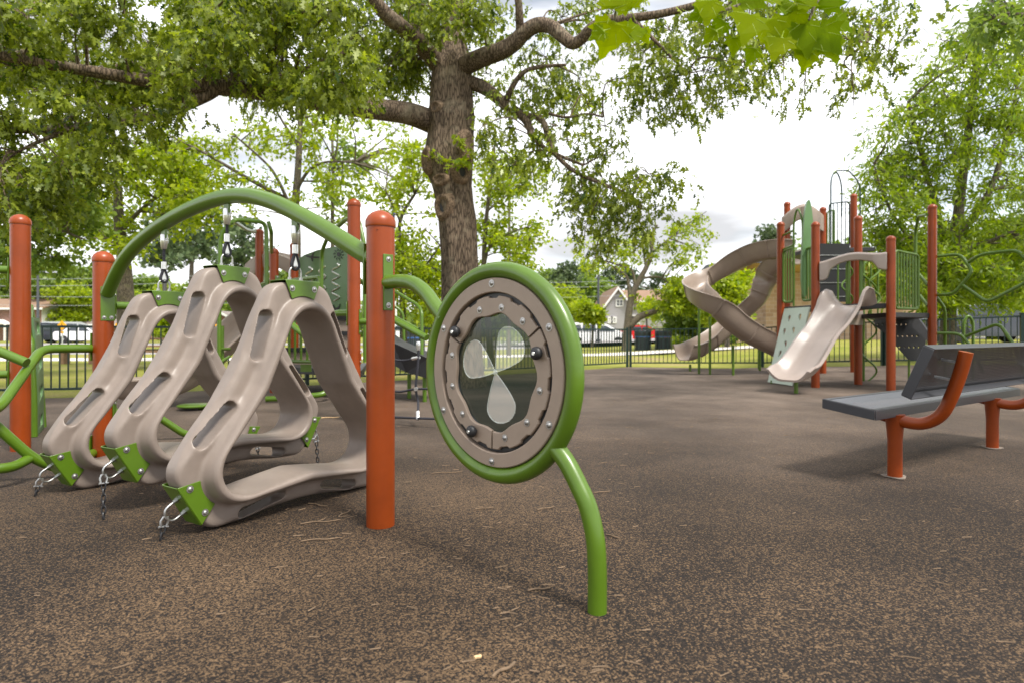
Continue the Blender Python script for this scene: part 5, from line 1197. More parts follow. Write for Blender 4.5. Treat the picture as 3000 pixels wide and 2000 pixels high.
for i, (x, y, Y, ang, spx) in enumerate(LV):
    c = P(x, y, Y); a = R(ang); d = V((math.sin(a), random.uniform(-.35, .35), math.cos(a))); d.normalize()
    n0 = V((random.uniform(-.4, .4), -1, random.uniform(-.3, .5))); s = d.cross(n0).normalized(); n0 = s.cross(d); sz = spx/F*Y*.9
    me = bpy.data.meshes.new('leaf'); vs = [c+s*(x_*sz)+d*(y_*sz)+n0*(abs(x_)*.18-.12*y_*y_)*sz for x_, y_ in ML]; me.from_pydata([tuple(v) for v in vs], [], [tuple(range(len(vs)))])
    at = me.attributes.new('rnd', 'FLOAT', 'FACE'); at.data.foreach_set('value', [random.uniform(.2, 1)]); me.materials.append(M['maple'])
    o = bpy.data.objects.new('leaf', me); COL.objects.link(o); put(o, T)
    vb = MB()
    for x1, y1 in ((0, .95), (.48, .22), (-.48, .22), (.30, .58), (-.30, .58)):
        pv = [c+s*(x1*q*sz)+d*(y1*q*sz)+n0*((abs(x1*q)*.18-.12*(y1*q)**2)*sz+.0006) for q in (0, .35, .7, 1)]; vb.tube(pv, [.0009, .0007, .0005, .0003], 4)
    vb.tube([c, c-d*.05*sz*8+n0*-.01], .0012, 5); vb.build('vein', M['vein'], o)
# ================================================================== background trees (copies of a few kinds)
def proto_tree(name, label, h, cr, nblob, nspr, lm, shape, ls, pine=False, group=None):
    t = thing(name, label, 'tree', (0, 0, 0), group); b = MB(); limb(b, [V((0, 0, -.3)), V((.1, 0, h*.35)), V((-.1, .1, h*.7)), V((0, 0, h*.95))], h*.022+.05, .05, 8, 3); bs = []
    for i in range(nblob):
        q = random.random(); z = h*(.58+.42*q) if pine else h*(.22+.72*q); w_ = cr*(math.sqrt(max(.05, 1-(q*1.7-.75)**2))) ; a = random.uniform(0, 6.28); rr = w_*random.uniform(.2, .95)
        c = V((rr*math.cos(a), rr*math.sin(a), z)); limb(b, [V((0, 0, z*.85)), V((c.x*.5, c.y*.5, z*.96)), c], .05, .02, 4, 2)
        bs.append(blobpts(c, (cr*.34, cr*.34, cr*.2 if pine else cr*.27), nspr, .5))
    b.build('trunk', M['bark2'], t, smooth=60)
    pos, dr, sz = spray_leaves(np.concatenate(bs), ls*1.6, 5, .0, ls*.4, ls, ldroop=.1); leaves('crown', pos, dr, sz, shape, lm, t); return t
random.seed(21)
GB = 'trees of the far tree line'
K1 = proto_tree('background_tree', 'x', 10, 4.6, 46, 26, M['midleaf'], TUFT, .42, group=GB)
K2 = proto_tree('background_tree', 'x', 9, 4.2, 42, 26, M['lime'], TUFT, .42, group=GB)
K3 = proto_tree('background_pine', 'x', 14, 3.2, 26, 16, M['pine'], TUFT, .45, True, group=GB)
first = {}
def place(K, px, Y, h, label, rz=None, wide=1.0):
    base = {K1: 10, K2: 9, K3: 14}[K]; g = G(px, Y); s = h/base; rz = random.uniform(0, 6.28) if rz is None else rz
    if K not in first:
        first[K] = 1; K.location = g; K.rotation_euler.z = rz; K.scale = (s*wide, s*wide, s); K['label'] = label; return K
    return dup(K, g, rz, (s*wide, s*wide, s), label)
def hz(y, Y): return CH-(y-CY)/F*Y
# left
place(K1, 160, 74, hz(770, 74), 'dark rounded tree above the gap between brick house and low house'); place(K1, 270, 78, hz(790, 78), 'broad dark tree over the low house roof', wide=1.2)
place(K2, 225, 70, hz(830, 70), 'yellowish tree over the left end of the low house roof'); place(K1, 30, 76, hz(800, 76), 'dark tree behind the brown roof of the brick house')
place(K1, 430, 95, hz(815, 95), 'green tree on the skyline right of the short left post', wide=1.4); place(K2, 520, 92, hz(835, 92), 'pale yellow tree on the skyline above the first climbing loop', wide=1.5); place(K1, 610, 90, hz(820, 90), 'green tree on the skyline left of the ladder tubes', wide=1.2)
place(K3, 715, 40, hz(640, 40), 'tall bare-stemmed pine right of the middle hanging cable'); place(K3, 480, 48, hz(600, 48), 'tall thin pine above the arched tube at its left end'); place(K3, 560, 60, hz(560, 60), 'far pine above the top of the arched tube')
place(K2, 960, 60, hz(850, 60), 'light green tree behind the picture panel', wide=1.3); place(K1, 850, 66, hz(800, 66), 'green tree behind the bar gates', wide=1.2)
place(K3, 1240, 85, hz(790, 85), 'pine behind the small yellow-green tree left of the oak')
# centre
place(K2, 1560, 62, hz(850, 62), 'light green tree just right of the wheel panel top', wide=1.2); place(K2, 1640, 66, hz(835, 66), 'rounded light tree behind the white minivan', wide=1.3); place(K1, 1590, 80, hz(800, 80), 'taller green tree behind the rounded light trees')
place(K1, 1735, 85, hz(815, 85), 'dark green tree left behind the grey gabled house', wide=1.2); place(K3, 1720, 95, hz(775, 95), 'pine with open crown beside the lamp post'); place(K3, 1790, 98, hz(782, 98), 'pine with open crown directly over the grey gable')
place(K3, 1845, 96, hz(788, 96), 'pine behind the fork of the spreading tree'); place(K3, 1930, 100, hz(800, 100), 'pine over the brown roof ridge'); place(K1, 1990, 90, hz(850, 90), 'green tree behind the right end of the brown roof', wide=1.2)
place(K3, 1640, 100, hz(790, 100), 'pine at the left of the far pine group'); place(K3, 1660, 75, hz(770, 75), 'grey-green pine whose top shows left of the lamp post')
place(K2, 2060, 70, hz(860, 70), 'yellow-green tree behind the low limb of the spreading tree', wide=1.3)
place(K3, 2255, 55, hz(670, 55), 'grey-green pine top above the spiral slide'); place(K1, 2400, 60, hz(720, 60), 'green tree behind the slide tower posts', wide=1.1)
place(K2, 2560, 38, hz(760, 38), 'light green tree behind the low deck of the slide tower', wide=1.2); place(K1, 2700, 40, hz(780, 40), 'dark green tree behind the far right gate', wide=1.2)
place(K2, 2900, 36, hz(790, 36), 'yellow-green tree behind the hexagon tubes', wide=1.4); place(K1, 3020, 44, hz(640, 44), 'large green tree at the far right edge', wide=1.2); place(K2, 2480, 70, hz(760, 70), 'pale green tree between the upper tower posts')
place(K2, 2780, 46, hz(700, 46), 'pale tree directly behind the willow trunk', wide=1.2)
for K in (K1, K2, K3):
    pass
# far wood that reads as one mass, a long way behind
pos = []
for i in range(900):
    x = random.uniform(-170, 190); y = random.uniform(118, 140); h = 6+1.6*math.sin(x*.09)+1.2*math.sin(x*.23+1)
    pos.append(blobpts((x, y, random.uniform(0, h)), (2.6, 2.6, 1.8), 14))
p_, d_, s_ = spray_leaves(np.concatenate(pos), 1.0, 3, 0, .6, 1.15, ldroop=0); o = leaves('distant_wood', p_, d_, s_, TUFT, M['midleaf'], None); o['kind'] = 'stuff'

# ================================================================== buildings
def brickmat(name, c1, c2, mortar, sc, bw=.5, rh_=.25):
    m = bpy.data.materials.new(name); m.use_nodes = True; t = m.node_tree; b = t.nodes['Principled BSDF']; b.inputs['Roughness'].default_value = .9
    g = t.nodes.new('ShaderNodeNewGeometry'); sx = t.nodes.new('ShaderNodeSeparateXYZ'); t.links.new(g.outputs['Position'], sx.inputs[0]); cx = t.nodes.new('ShaderNodeCombineXYZ')
    t.links.new(fn_math(t, 'ADD', sx.outputs[0], sx.outputs[1]), cx.inputs[0]); t.links.new(sx.outputs[2], cx.inputs[1])
    br = t.nodes.new('ShaderNodeTexBrick'); br.inputs['Color1'].default_value = (*c1, 1); br.inputs['Color2'].default_value = (*c2, 1); br.inputs['Mortar'].default_value = (*mortar, 1); br.inputs['Scale'].default_value = sc
    br.inputs['Mortar Size'].default_value = .012; br.inputs['Brick Width'].default_value = bw; br.inputs['Row Height'].default_value = rh_; t.links.new(cx.outputs[0], br.inputs['Vector']); t.links.new(br.outputs['Color'], b.inputs['Base Color']); return m
M['redbrick'] = brickmat('red-brown brick', (.22, .11, .08), (.30, .16, .12), (.35, .30, .27), 2.2)
M['block'] = brickmat('tan split-face block', (.46, .30, .19), (.60, .43, .29), (.62, .52, .42), 1.15)
def siding(name, c):
    m = mat(name, c, .7); t = m.node_tree; b = t.nodes['Principled BSDF']; g = t.nodes.new('ShaderNodeNewGeometry'); sx = t.nodes.new('ShaderNodeSeparateXYZ'); t.links.new(g.outputs['Position'], sx.inputs[0])
    f = fn_math(t, 'FRACT', fn_math(t, 'MULTIPLY', sx.outputs[2], 5.0)); bu = t.nodes.new('ShaderNodeBump'); bu.inputs['Strength'].default_value = .8; bu.inputs['Distance'].default_value = .04; t.links.new(f, bu.inputs['Height']); t.links.new(bu.outputs[0], b.inputs['Normal']); return m
M['greysiding'] = siding('grey lap siding', (.42, .40, .43)); M['white'] = mat('white paint', (.78, .77, .75), .5, var=.04)
M['whitesiding'] = siding('white lap siding', (.72, .71, .70))
M['roofb'] = mat('brown shingles', (.25, .155, .10), .9, var=.2, vscale=3, detail=8); M['roofg'] = mat('grey-brown shingles', (.22, .18, .165), .9, var=.15, vscale=3, detail=8); M['roofd'] = mat('dark slate roof edge', (.07, .075, .085), .6)
M['wood'] = mat('varnished pine boards', (.62, .40, .19), .5, var=.12, vscale=4); M['glass'] = mat('dark window glass', (.05, .06, .07), .08, spec=.8)
M['timber'] = mat('weathered timber', (.28, .17, .10), .8, var=.25, vscale=5)
def gable_house(label, x0, x1, y0, y1, ze, zr, wallm, roofm, axis='x', gablem=None, cat='house', over=.45):
    """axis x: ridge runs along x"""
    t = thing('house', label, cat, ((x0+x1)/2, (y0+y1)/2, 0)); b = MB()
    if axis == 'x':
        ym = (y0+y1)/2; prof = [(y0, -.3), (y1, -.3), (y1, ze), (ym, zr-.08), (y0, ze)]
        b.prism([V((x0, y, z)) for y, z in prof], (x1-x0, 0, 0)); b.build('wall', M[wallm], t, smooth=0)
        for s in (-1, 1):
            r = MB(); ye = (y0-over) if s < 0 else (y1+over); sl = (zr-ze)/((y1-y0)/2); z_e = ze-over*sl
            r.prism([V((x0-over, ye, z_e)), V((x0-over, ym, zr)), V((x0-over, ym, zr+.14)), V((x0-over, ye, z_e+.14))], (x1-x0+2*over, 0, 0)); r.build('roof', M[roofm], t, smooth=0)
        r = MB(); r.box(((x0+x1)/2, y0-over-.03, ze-over*sl+.04), (x1-x0+2*over, .05, .22)); r.build('fascia', M['white'], t, smooth=0)
    else:
        xm = (x0+x1)/2; prof = [(x0, -.3), (x1, -.3), (x1, ze), (xm, zr-.08), (x0, ze)]
        b.prism([V((x, y0, z)) for x, z in prof], (0, y1-y0, 0)); b.build('wall', M[wallm], t, smooth=0); sl = (zr-ze)/((x1-x0)/2); z_e = ze-over*sl
        for s in (-1, 1):
            xe = x0-over if s < 0 else x1+over; r = MB(); r.prism([V((xe, y0-over, z_e)), V((xm, y0-over, zr)), V((xm, y0-over, zr+.14)), V((xe, y0-over, z_e+.14))], (0, y1-y0+2*over, 0)); r.build('roof', M[roofm], t, smooth=0)
            r = MB(); r.prism([V((xe, y0-over-.06, z_e-.2)), V((xm, y0-over-.06, zr-.2)), V((xm, y0-over-.06, zr+.08)), V((xe, y0-over-.06, z_e+.08))], (0, .055, 0)); r.build('barge_board', M['white'], t, smooth=0)
    return t
def window(t, x, y, z, w_, h_, panes=2, face=-1):
    b = MB(); fr = .12
    for (cx_, cz_, sx_, sz_) in ((x, z+h_/2, w_+fr, fr), (x, z-h_/2, w_+fr, fr), (x-w_/2, z, fr, h_-fr), (x+w_/2, z, fr, h_-fr)): b.box((cx_, y-.04, cz_), (sx_, .08, sz_))
    for k in range(1, panes): b.box((x-w_/2+w_*k/panes, y-.035, z), (.09, .06, h_-fr))
    b.box((x, y-.03, z), (w_-fr, .045, .05)); o = b.build('window', M['white'], t, smooth=0)
    g = MB(); g.box((x, y-.012, z), (w_-.02, .02, h_-.02)); g.build('pane', M['glass'], o, smooth=0)
# grey gabled house with brown roof, white trim
Yh = 60; k = Yh/F
def hx(px): return (px-CX)/F*Yh
t = gable_house('grey sided house with steep white-trimmed gable and brown roof behind the minivan', hx(1775), hx(1843), Yh, Yh+9, hz(888, Yh), hz(843, Yh), 'greysiding', 'roofb', 'y')
window(t, hx(1815), Yh, hz(888, Yh), .65, .62, 2); window(t, hx(1798), Yh, hz(938, Yh), .42, .5, 2); window(t, hx(1777)+.35, Yh, hz(938, Yh), .35, .5, 2)
t = gable_house('long grey house wing with brown shingled roof behind the spreading tree', hx(1850), hx(1985), Yh+2.5, Yh+10, hz(878, Yh), hz(842, Yh), 'greysiding', 'roofb', 'x')
window(t, hx(1912)+.2, Yh+2.5, hz(890, Yh), .8, .8, 2); window(t, hx(1876), Yh+2.5, hz(935, Yh), .8, .8, 2)
t = gable_house('low white house end glimpsed under the trees right of the grey house', hx(2010), hx(2160), Yh+4, Yh+10, hz(940, Yh), hz(905, Yh), 'whitesiding', 'roofg', 'x')
# left houses
Yl = 68
def lx(px): return (px-CX)/F*Yl
t = gable_house('two-storey brown brick house with tan roof at the left edge', lx(-180), lx(122), Yl, Yl+8, hz(903, Yl), hz(874, Yl), 'redbrick', 'roofb', 'x')
window(t, lx(88), Yl, hz(920, Yl), .55, .8, 1); window(t, lx(100), Yl, hz(972, Yl), .55, .75, 1)
b = MB(); b.prism([V((lx(122)+.01, Yl+.0, 0)), V((lx(122)+.01, Yl+8, 0)), V((lx(122)+.01, Yl+8, hz(903, Yl))), V((lx(122)+.01, Yl+4, hz(876, Yl))), V((lx(122)+.01, Yl, hz(903, Yl)))], (.06, 0, 0)); b.build('end_wall', M['whitesiding'], t, smooth=0)
b = MB(); b.prism([V((lx(-12), Yl-1.2, hz(951, Yl))), V((lx(40), Yl-1.2, hz(951, Yl))), V((lx(14), Yl-1.2, hz(937, Yl)))], (0, 1.15, 0)); b.build('porch_gable', M['white'], t, smooth=0)
for px in (-10, 38): b = MB(); b.box((lx(px), Yl-1.1, hz(951, Yl)/2), (.15, .15, hz(951, Yl))); b.build('porch_post', M['white'], t, smooth=0)
t = gable_house('low brick house with grey-brown roof behind the yellow crossing sign', lx(128), lx(330), Yl+1, Yl+8, hz(950, Yl), hz(918, Yl), 'redbrick', 'roofg', 'x')
window(t, lx(190), Yl+1, hz(966, Yl), .9, .8, 2); window(t, lx(255), Yl+1, hz(966, Yl), .9, .8, 2)
t = gable_house('brick house with white eaves seen through the middle climbing loop', lx(600), lx(700), Yl, Yl+7, hz(940, Yl), hz(915, Yl), 'redbrick', 'roofg', 'y')
t = gable_house('tan house glimpsed between the lamp post and the wheel panel', lx(1640), lx(1735), Yl+12, Yl+18, hz(945, Yl+12), hz(920, Yl+12), 'block', 'roofb', 'x')
# park pavilion of tan block with timber ceiling
Yp = 32
def qx(px, Y=Yp): return (px-CX)/F*Y
T = thing('park_pavilion', 'tan block park pavilion with dark roof and boarded timber ceiling behind the spiral slides', 'pavilion', (qx(2300), Yp+2, 0))
gr = gz(qx(2180), Yp)
b = MB(); b.box((qx(2180), Yp+.43, (hz(793, Yp)+gr-.4)/2), (.86, .86, hz(793, Yp)-gr+.4)); b.build('column', M['block'], T, smooth=0)
b = MB(); b.box((qx(2178), Yp+.44, hz(820, Yp)), (.90, .90, .22)); b.build('column_band', M['block'], T, smooth=0)
b = MB(); x0, x1 = qx(2290), qx(2760); b.box(((x0+x1)/2, Yp+5, 1.9), (x1-x0, 6.0, 4.6)); b.build('wall', M['block'], T, smooth=0)
b = MB(); b.box(((qx(2190)+x0)/2+.4, Yp+8, 1.6), (3.6, .3, 2.8)); b.build('rear_wall', M['block'], T, smooth=0)
b = MB(); b.hexa([V((qx(2150), Yp-.8, hz(775, Yp))), V((qx(2790), Yp-.8, hz(775, Yp))), V((qx(2790), Yp+9, hz(765, Yp)-.9)), V((qx(2150), Yp+9, hz(765, Yp)-.9))], [V((qx(2150), Yp-.8, hz(775, Yp)+.02)), V((qx(2790), Yp-.8, hz(775, Yp)+.02)), V((qx(2790), Yp+9, hz(765, Yp)-.88)), V((qx(2150), Yp+9, hz(765, Yp)-.88))]); b.build('boarded_ceiling', M['wood'], T, smooth=0)
b = MB(); b.hexa([V((qx(2145), Yp-.95, hz(777, Yp))), V((qx(2795), Yp-.95, hz(777, Yp))), V((qx(2795), Yp-.85, hz(777, Yp))), V((qx(2145), Yp-.85, hz(777, Yp)))], [V((qx(2145), Yp-.95, hz(766, Yp))), V((qx(2795), Yp-.95, hz(766, Yp))), V((qx(2795), Yp-.85, hz(766, Yp))), V((qx(2145), Yp-.85, hz(766, Yp)))]); b.build('roof_edge', M['roofd'], T, smooth=0)
b = MB(); b.prism([V((qx(2140), Yp-.9, hz(765, Yp))), V((qx(2140), Yp+9, hz(765, Yp)-.7)), V((qx(2140), Yp+4, hz(752, Yp)))], (qx(2800)-qx(2140), 0, 0)); b.build('roof', M['roofd'], T, smooth=0)
for px in (2185, 2235): b = MB(); b.tube([V((qx(px)+.3, Yp+.6, hz(800, Yp)-.4)), V((qx(px)+1.3, Yp+.6, hz(785, Yp)-.1))], .07, 6); b.build('brace', M['wood'], T)

# ================================================================== vehicles
M['cwhite'] = mat('white car paint', (.80, .80, .80), .25, coat=.6); M['cred'] = mat('red car paint', (.55, .02, .02), .25, coat=.6); M['cdark'] = mat('dark blue car paint', (.03, .035, .05), .25, coat=.6); M['csilver'] = mat('silver car paint', (.5, .52, .54), .25, metal=.3, coat=.6)
M['tyre'] = mat('tyre rubber', (.02, .02, .02), .8); M['lampr'] = mat('red lamp lens', (.5, .02, .02), .2); M['lampw'] = mat('clear lamp lens', (.8, .8, .78), .15)
def vehicle(name, label, cat, loc, rz, m, prof, glassp, Ln=4.7, wd=1.85, wr=.34, group=None, axles=(.19, .80), extra=None):
    """prof/glassp: side outline points as fractions of length and metres of height; length runs along local x, front at +x"""
    t = thing(name, label, cat, (0, 0, 0), group); b = MB(); n = len(prof)
    rs_ = []
    for (yy, ins) in ((-wd/2, .10), (-wd/2+.0, .0), (wd/2, .0), (wd/2, .10)):
        ring = []
        for (x, z) in prof:
            up = max(0, z-.85); yv = yy*(1-.13*min(1, up/.8)); k_ = 1-ins*.25
            ring.append(V(((x-.5)*Ln*k_, yv*(1.0 if ins == 0 else 1.005), .25+(z-.25)*(1-ins*.25))))
        rs_.append(ring)
    b.rings(rs_, caps=True); b.build('body', M[m], t, smooth=30, bevel=.02)
    for side in (-1, 1):
        for gp in glassp:
            w_ = MB(); pl = []
            for (x, z) in gp:
                up = max(0, z-.85); yv = side*(wd/2+.012)*(1-.13*min(1, up/.8)); pl.append(V(((x-.5)*Ln, yv+side*.008, z)))
            w_.prism(pl, (0, side*.01, 0)); w_.build('side_window', M['glass'], t, smooth=0)
        for ax in axles:
            w_ = MB(); c = V(((ax-.5)*Ln, side*(wd/2-.10), wr)); w_.lathe(c-V((0, side*.1, 0)), (0, side, 0), [(0, wr*.6), (0, wr*.95), (.04, wr), (.19, wr), (.23, wr*.93), (.235, wr*.66)], 24); wo_ = w_.build('wheel', M['tyre'], t)
            w_ = MB(); w_.lathe(c+V((0, side*.115, 0)), (0, side, 0), [(0, wr*.66), (.015, wr*.62), (.02, wr*.2), (.03, wr*.15)], 10); w_.build('rim', M['steel'], wo_)
        for x, mm, nm in ((.985, 'lampw', 'headlight'), (.006, 'lampr', 'tail_light')):
            w_ = MB(); w_.box(((x-.5)*Ln, side*(wd/2-.25), .72), (.10, .36, .16)); w_.build(nm, M[mm], t, smooth=0)
    # front and rear glass
    for (xa, za, xb, zb) in extra or []:
        w_ = MB(); w_.hexa([V(((xa-.5)*Ln, -wd*.42, za)), V(((xa-.5)*Ln, wd*.42, za)), V(((xb-.5)*Ln, wd*.37, zb)), V(((xb-.5)*Ln, -wd*.37, zb))], [V(((xa-.5)*Ln+.02*(1 if xa > .5 else -1), -wd*.42, za+.02)), V(((xa-.5)*Ln+.02*(1 if xa > .5 else -1), wd*.42, za+.02)), V(((xb-.5)*Ln+.02*(1 if xa > .5 else -1), wd*.37, zb+.02)), V(((xb-.5)*Ln+.02*(1 if xa > .5 else -1), -wd*.37, zb+.02))]); w_.build('windscreen', M['glass'], t, smooth=0)
    t.location = loc; t.rotation_euler.z = rz; return t
SED = [(0, .35), (.0, .85), (.03, .98), (.16, 1.02), (.28, 1.40), (.36, 1.46), (.55, 1.45), (.70, 1.02), (.94, .88), (1, .72), (1, .35), (.97, .24), (.03, .24)]
SEDG = [[(.24, 1.05), (.31, 1.34), (.44, 1.37), (.44, 1.03)], [(.46, 1.03), (.46, 1.37), (.55, 1.36), (.655, 1.03)]]
SUV = [(0, .40), (-.0, 1.0), (.03, 1.55), (.08, 1.70), (.35, 1.74), (.58, 1.70), (.73, 1.10), (.96, .98), (1, .80), (1, .40), (.97, .28), (.03, .28)]
SUVG = [[(.06, 1.12), (.08, 1.55), (.23, 1.60), (.24, 1.10)], [(.26, 1.10), (.26, 1.61), (.44, 1.62), (.45, 1.10)], [(.47, 1.10), (.46, 1.62), (.58, 1.58), (.70, 1.12)]]
VAN = [(0, .35), (0, 1.2), (.03, 1.75), (.08, 1.86), (.55, 1.86), (.66, 1.66), (.82, 1.12), (.97, .92), (1, .7), (1, .35), (.97, .26), (.03, .26)]
VANG = [[(.04, 1.18), (.06, 1.62), (.24, 1.68), (.25, 1.16)], [(.27, 1.16), (.27, 1.69), (.46, 1.70), (.47, 1.14)], [(.49, 1.14), (.49, 1.68), (.62, 1.58), (.76, 1.14)]]
GC = 'vehicles parked beyond the playground'
cx_ = lambda px, Y: V(((px-CX)/F*Y, Y, -.005))
vehicle('parked_minivan', 'white minivan with dark windows parked beyond the centre fence', 'minivan', cx_(1755, 46), R(-12), 'cwhite', VAN, VANG, 4.9, 1.95, .34, GC, extra=[(.815, 1.16, .67, 1.64)]).scale = (1, 1, .86)
vehicle('parked_car', 'bright red car between the spreading tree trunk and the bins', 'car', cx_(1880, 50), R(4), 'cred', SED, SEDG, 4.5, 1.8, .33, GC, extra=[(.70, 1.06, .565, 1.42), (.165, 1.05, .27, 1.36)])
vehicle('parked_car', 'white hatchback behind the minivan, only its rear showing at left', 'car', cx_(1685, 52), R(8), 'cwhite', SUV, SUVG, 4.3, 1.8, .33, GC, extra=[(.735, 1.14, .60, 1.62)])
vehicle('parked_suv', 'dark blue pickup-like vehicle with red tail lights in front of the brick house', 'car', cx_(136, 54), R(78), 'cdark', SUV, SUVG, 4.9, 1.95, .37, GC, extra=[(.735, 1.14, .60, 1.62), (.0, 1.15, .02, 1.55)])
vehicle('parked_suv', 'silver vehicle right behind the yellow crossing sign', 'car', cx_(212, 57), R(70), 'csilver', VAN, VANG, 4.9, 1.95, .36, GC, extra=[(.815, 1.16, .67, 1.64), (-.005, 1.2, .02, 1.6)])
vehicle('parked_car', 'white car nearest to the short left post', 'car', cx_(256, 53), R(5), 'cwhite', SED, SEDG, 4.5, 1.8, .33, GC, extra=[(.70, 1.06, .565, 1.42), (.165, 1.05, .27, 1.36)])
vehicle('parked_car', 'white car seen through the hand rail right of the near post', 'car', cx_(1165, 44), R(12), 'cwhite', SED, SEDG, 4.5, 1.8, .33, GC, extra=[(.70, 1.06, .565, 1.42)])
vehicle('parked_car', 'dark car behind the thick fence posts at the right', 'car', cx_(2885, 24)+V((0, 0, .5)), R(-5), 'cdark', SED, SEDG, 4.5, 1.8, .33, GC, extra=[(.70, 1.06, .565, 1.42)])
# ================================================================== street furniture
def bin_(label, px, Y):
    t = thing('litter_bin', label, 'bin', (qx(px, Y), Y, 0), 'slatted litter bins on the path')
    c0 = V((qx(px, Y), Y, -.01)); M.setdefault('bin', mat('dark slate bin slats', (.025, .035, .045), .5)); b = MB()
    b.lathe(c0, (0, 0, 1), [(.05, .30), (.62, .33)], 24); b.build('liner', M['black'], t)
    b = MB()
    for k_ in range(26):
        a = 2*math.pi*k_/26; q = .36; b.box(c0+V((q*math.cos(a), q*math.sin(a), .36)), (.014, .06, .66), rz=a)
    b.build('slats', M['bin'], t, smooth=0)
    b = MB(); b.lathe(c0, (0, 0, 1), [(.70, .37), (.73, .385), (.95, .385), (.99, .37), (1.0, .2)], 28); o = b.build('hood', M['bin'], t)
    b = MB(); b.lathe(c0, (0, 0, 1), [(.66, .375), (.70, .38), (.71, .375)], 28); b.build('rim_band', mat('blue band', (.03, .09, .25), .4), o)
    for a in (-1, 0, 1):
        b = MB(); q = R(-90+a*38); b.box(c0+V((.382*math.cos(q), .382*math.sin(q), .84)), (.02, .15, .13), rz=q); b.build('opening', M['mark'], o, smooth=0)
bin_('dark slatted bin just right of the spreading tree trunk', 1883, 30); bin_('dark slatted bin farther right, nearer the spiral slide', 1943, 30)
bin_('lone bin seen through the fence under the hand rail', 1212, 24)
def lamp(label, px, Y, ztop, r=.06, arm=True, name='street_lamp'):
    t = thing(name, label, 'lamp post', (qx(px, Y), Y, 0)); c = V((qx(px, Y), Y, -.05)); b = MB(); b.lathe(c, (0, 0, 1), [(0, r*1.6), (.5, r*1.6), (.52, r), (ztop, r*.65)], 12); b.build('pole', M['roofd'], t)
    if arm: b = MB(); b.tube([c+V((0, 0, ztop)), c+V((.5, 0, ztop+.02))], .03, 6); b.build('arm', M['roofd'], t); b = MB(); b.box(c+V((.75, 0, ztop+.0)), (.5, .22, .1)); b.build('lamp_head', M['csilver'], t, smooth=0)
lamp('tall thin dark lamp post in front of the far pines by the minivan', 1753, 40, hz(722, 40), .09, False); lamp('slim grey lamp post with short arm beside the tall left post', 111, 34, hz(795, 34), .08); lamp('thin pole standing between the first and the middle climbing loop', 482, 40, hz(740, 40), .07, False)
# flag on a pole
T = thing('flagpole', 'white flagpole with striped flag just right of the near post', 'flagpole', (qx(1160, 50), 50, 0)); b = MB(); b.lathe((qx(1160, 50), 50, -.1), (0, 0, 1), [(0, .07), (hz(590, 50), .04)], 10); b.build('pole', M['white'], T)
M['fblue'] = mat('flag blue', (.02, .03, .15), .8); M['fred'] = mat('flag red', (.45, .02, .03), .8); b = MB(); xf = qx(1159, 50)
def flg(z0_, z1_, xa, xb): b.hexa([V((xf-xb, 50.05, z0_)), V((xf-xa, 50.0, z0_)), V((xf-xa, 50.03, z0_)), V((xf-xb, 50.08, z0_))], [V((xf-xb, 50.05, z1_)), V((xf-xa, 50.0, z1_)), V((xf-xa, 50.03, z1_)), V((xf-xb, 50.08, z1_))])
zt_ = hz(612, 50); b.cm = 0; flg(zt_-.7, zt_, .05, .3)
for k_ in range(7): b.cm = 1 if k_ % 2 == 0 else 2; flg(zt_-1.3+.0-(k_)*.10+.6-.1, zt_-1.3-(k_)*.10+.6, .05, .3)
b.build('flag', [M['fblue'], M['fred'], M['white']], T, smooth=0)
# pedestrian crossing signs
M['yellow'] = mat('yellow sign sheet', (.80, .38, .01), .4)
def xsign(label, px, Y, y):
    t = thing('crossing_sign', label, 'road sign', (qx(px, Y), Y, 0), 'yellow pedestrian signs along the road'); x = qx(px, Y); zc = hz(y, Y); s = 14.5/F*Y
    b = MB(); b.lathe((x, Y+.05, -.05), (0, 0, 1), [(0, .035), (zc+.2, .035)], 8); b.build('sign_post', M['csilver'], t)
    b = MB(); b.prism([V((x-s, Y, zc)), V((x, Y, zc-s)), V((x+s, Y, zc)), V((x, Y, zc+s))], (0, .02, 0)); o = b.build('sign_plate', M['yellow'], t, smooth=0)
    b = MB(); f = s*.055
    def bar(x0_, z0_, x1_, z1_, w_): 
        d = V((x1_-x0_, 0, z1_-z0_)).normalized(); n_ = V((-d.z, 0, d.x))*w_*f; a_ = V((x+x0_*f, Y-.004, zc+z0_*f)); c_ = V((x+x1_*f, Y-.004, zc+z1_*f)); b.prism([a_-n_, c_-n_, c_+n_, a_+n_], (0, -.004, 0))
    bar(0, 3, .6, -2, 1.3); bar(.6, -2, -2.5, -8, .8); bar(.6, -2, 3, -5, .8); bar(3, -5, 3.4, -8.3, .7); bar(0, 2.5, -3.4, -.2, .6); bar(0.2, 2.5, 3.2, .4, .6)
    b.lathe(V((x+.2*f, Y-.004, zc+6*f)), (0, -1, 0), [(0, 1.5*f), (.004, 1.5*f)], 12); b.build('walking_figure', M['mark'], o, smooth=0)
    b = MB(); b.box((x, Y, zc-s*1.35), (s*.8, .02, s*.45)); q = b.build('arrow_plate', M['yellow'], t, smooth=0); b = MB(); b.prism([V((x-s*.25, Y-.012, zc-s*1.3)), V((x+s*.15, Y-.012, zc-s*1.3)), V((x-s*.2, Y-.012, zc-s*1.5))], (0, -.003, 0)); b.build('arrow', M['mark'], q, smooth=0)
xsign('yellow crossing sign between the tall and the short left posts', 181, 38, 954); xsign('yellow crossing sign half hidden behind the first climbing loop', 350, 39, 952)
T = thing('notice_board', 'orange-yellow board beyond the fence behind the middle climbing loop', 'sign board', (qx(612, 22), 22, 0)); b = MB(); b.box((qx(612, 22), 22, hz(985, 22)), (.55, .04, .85)); b.build('board', M['yellow'], T, smooth=0, bevel=.01)
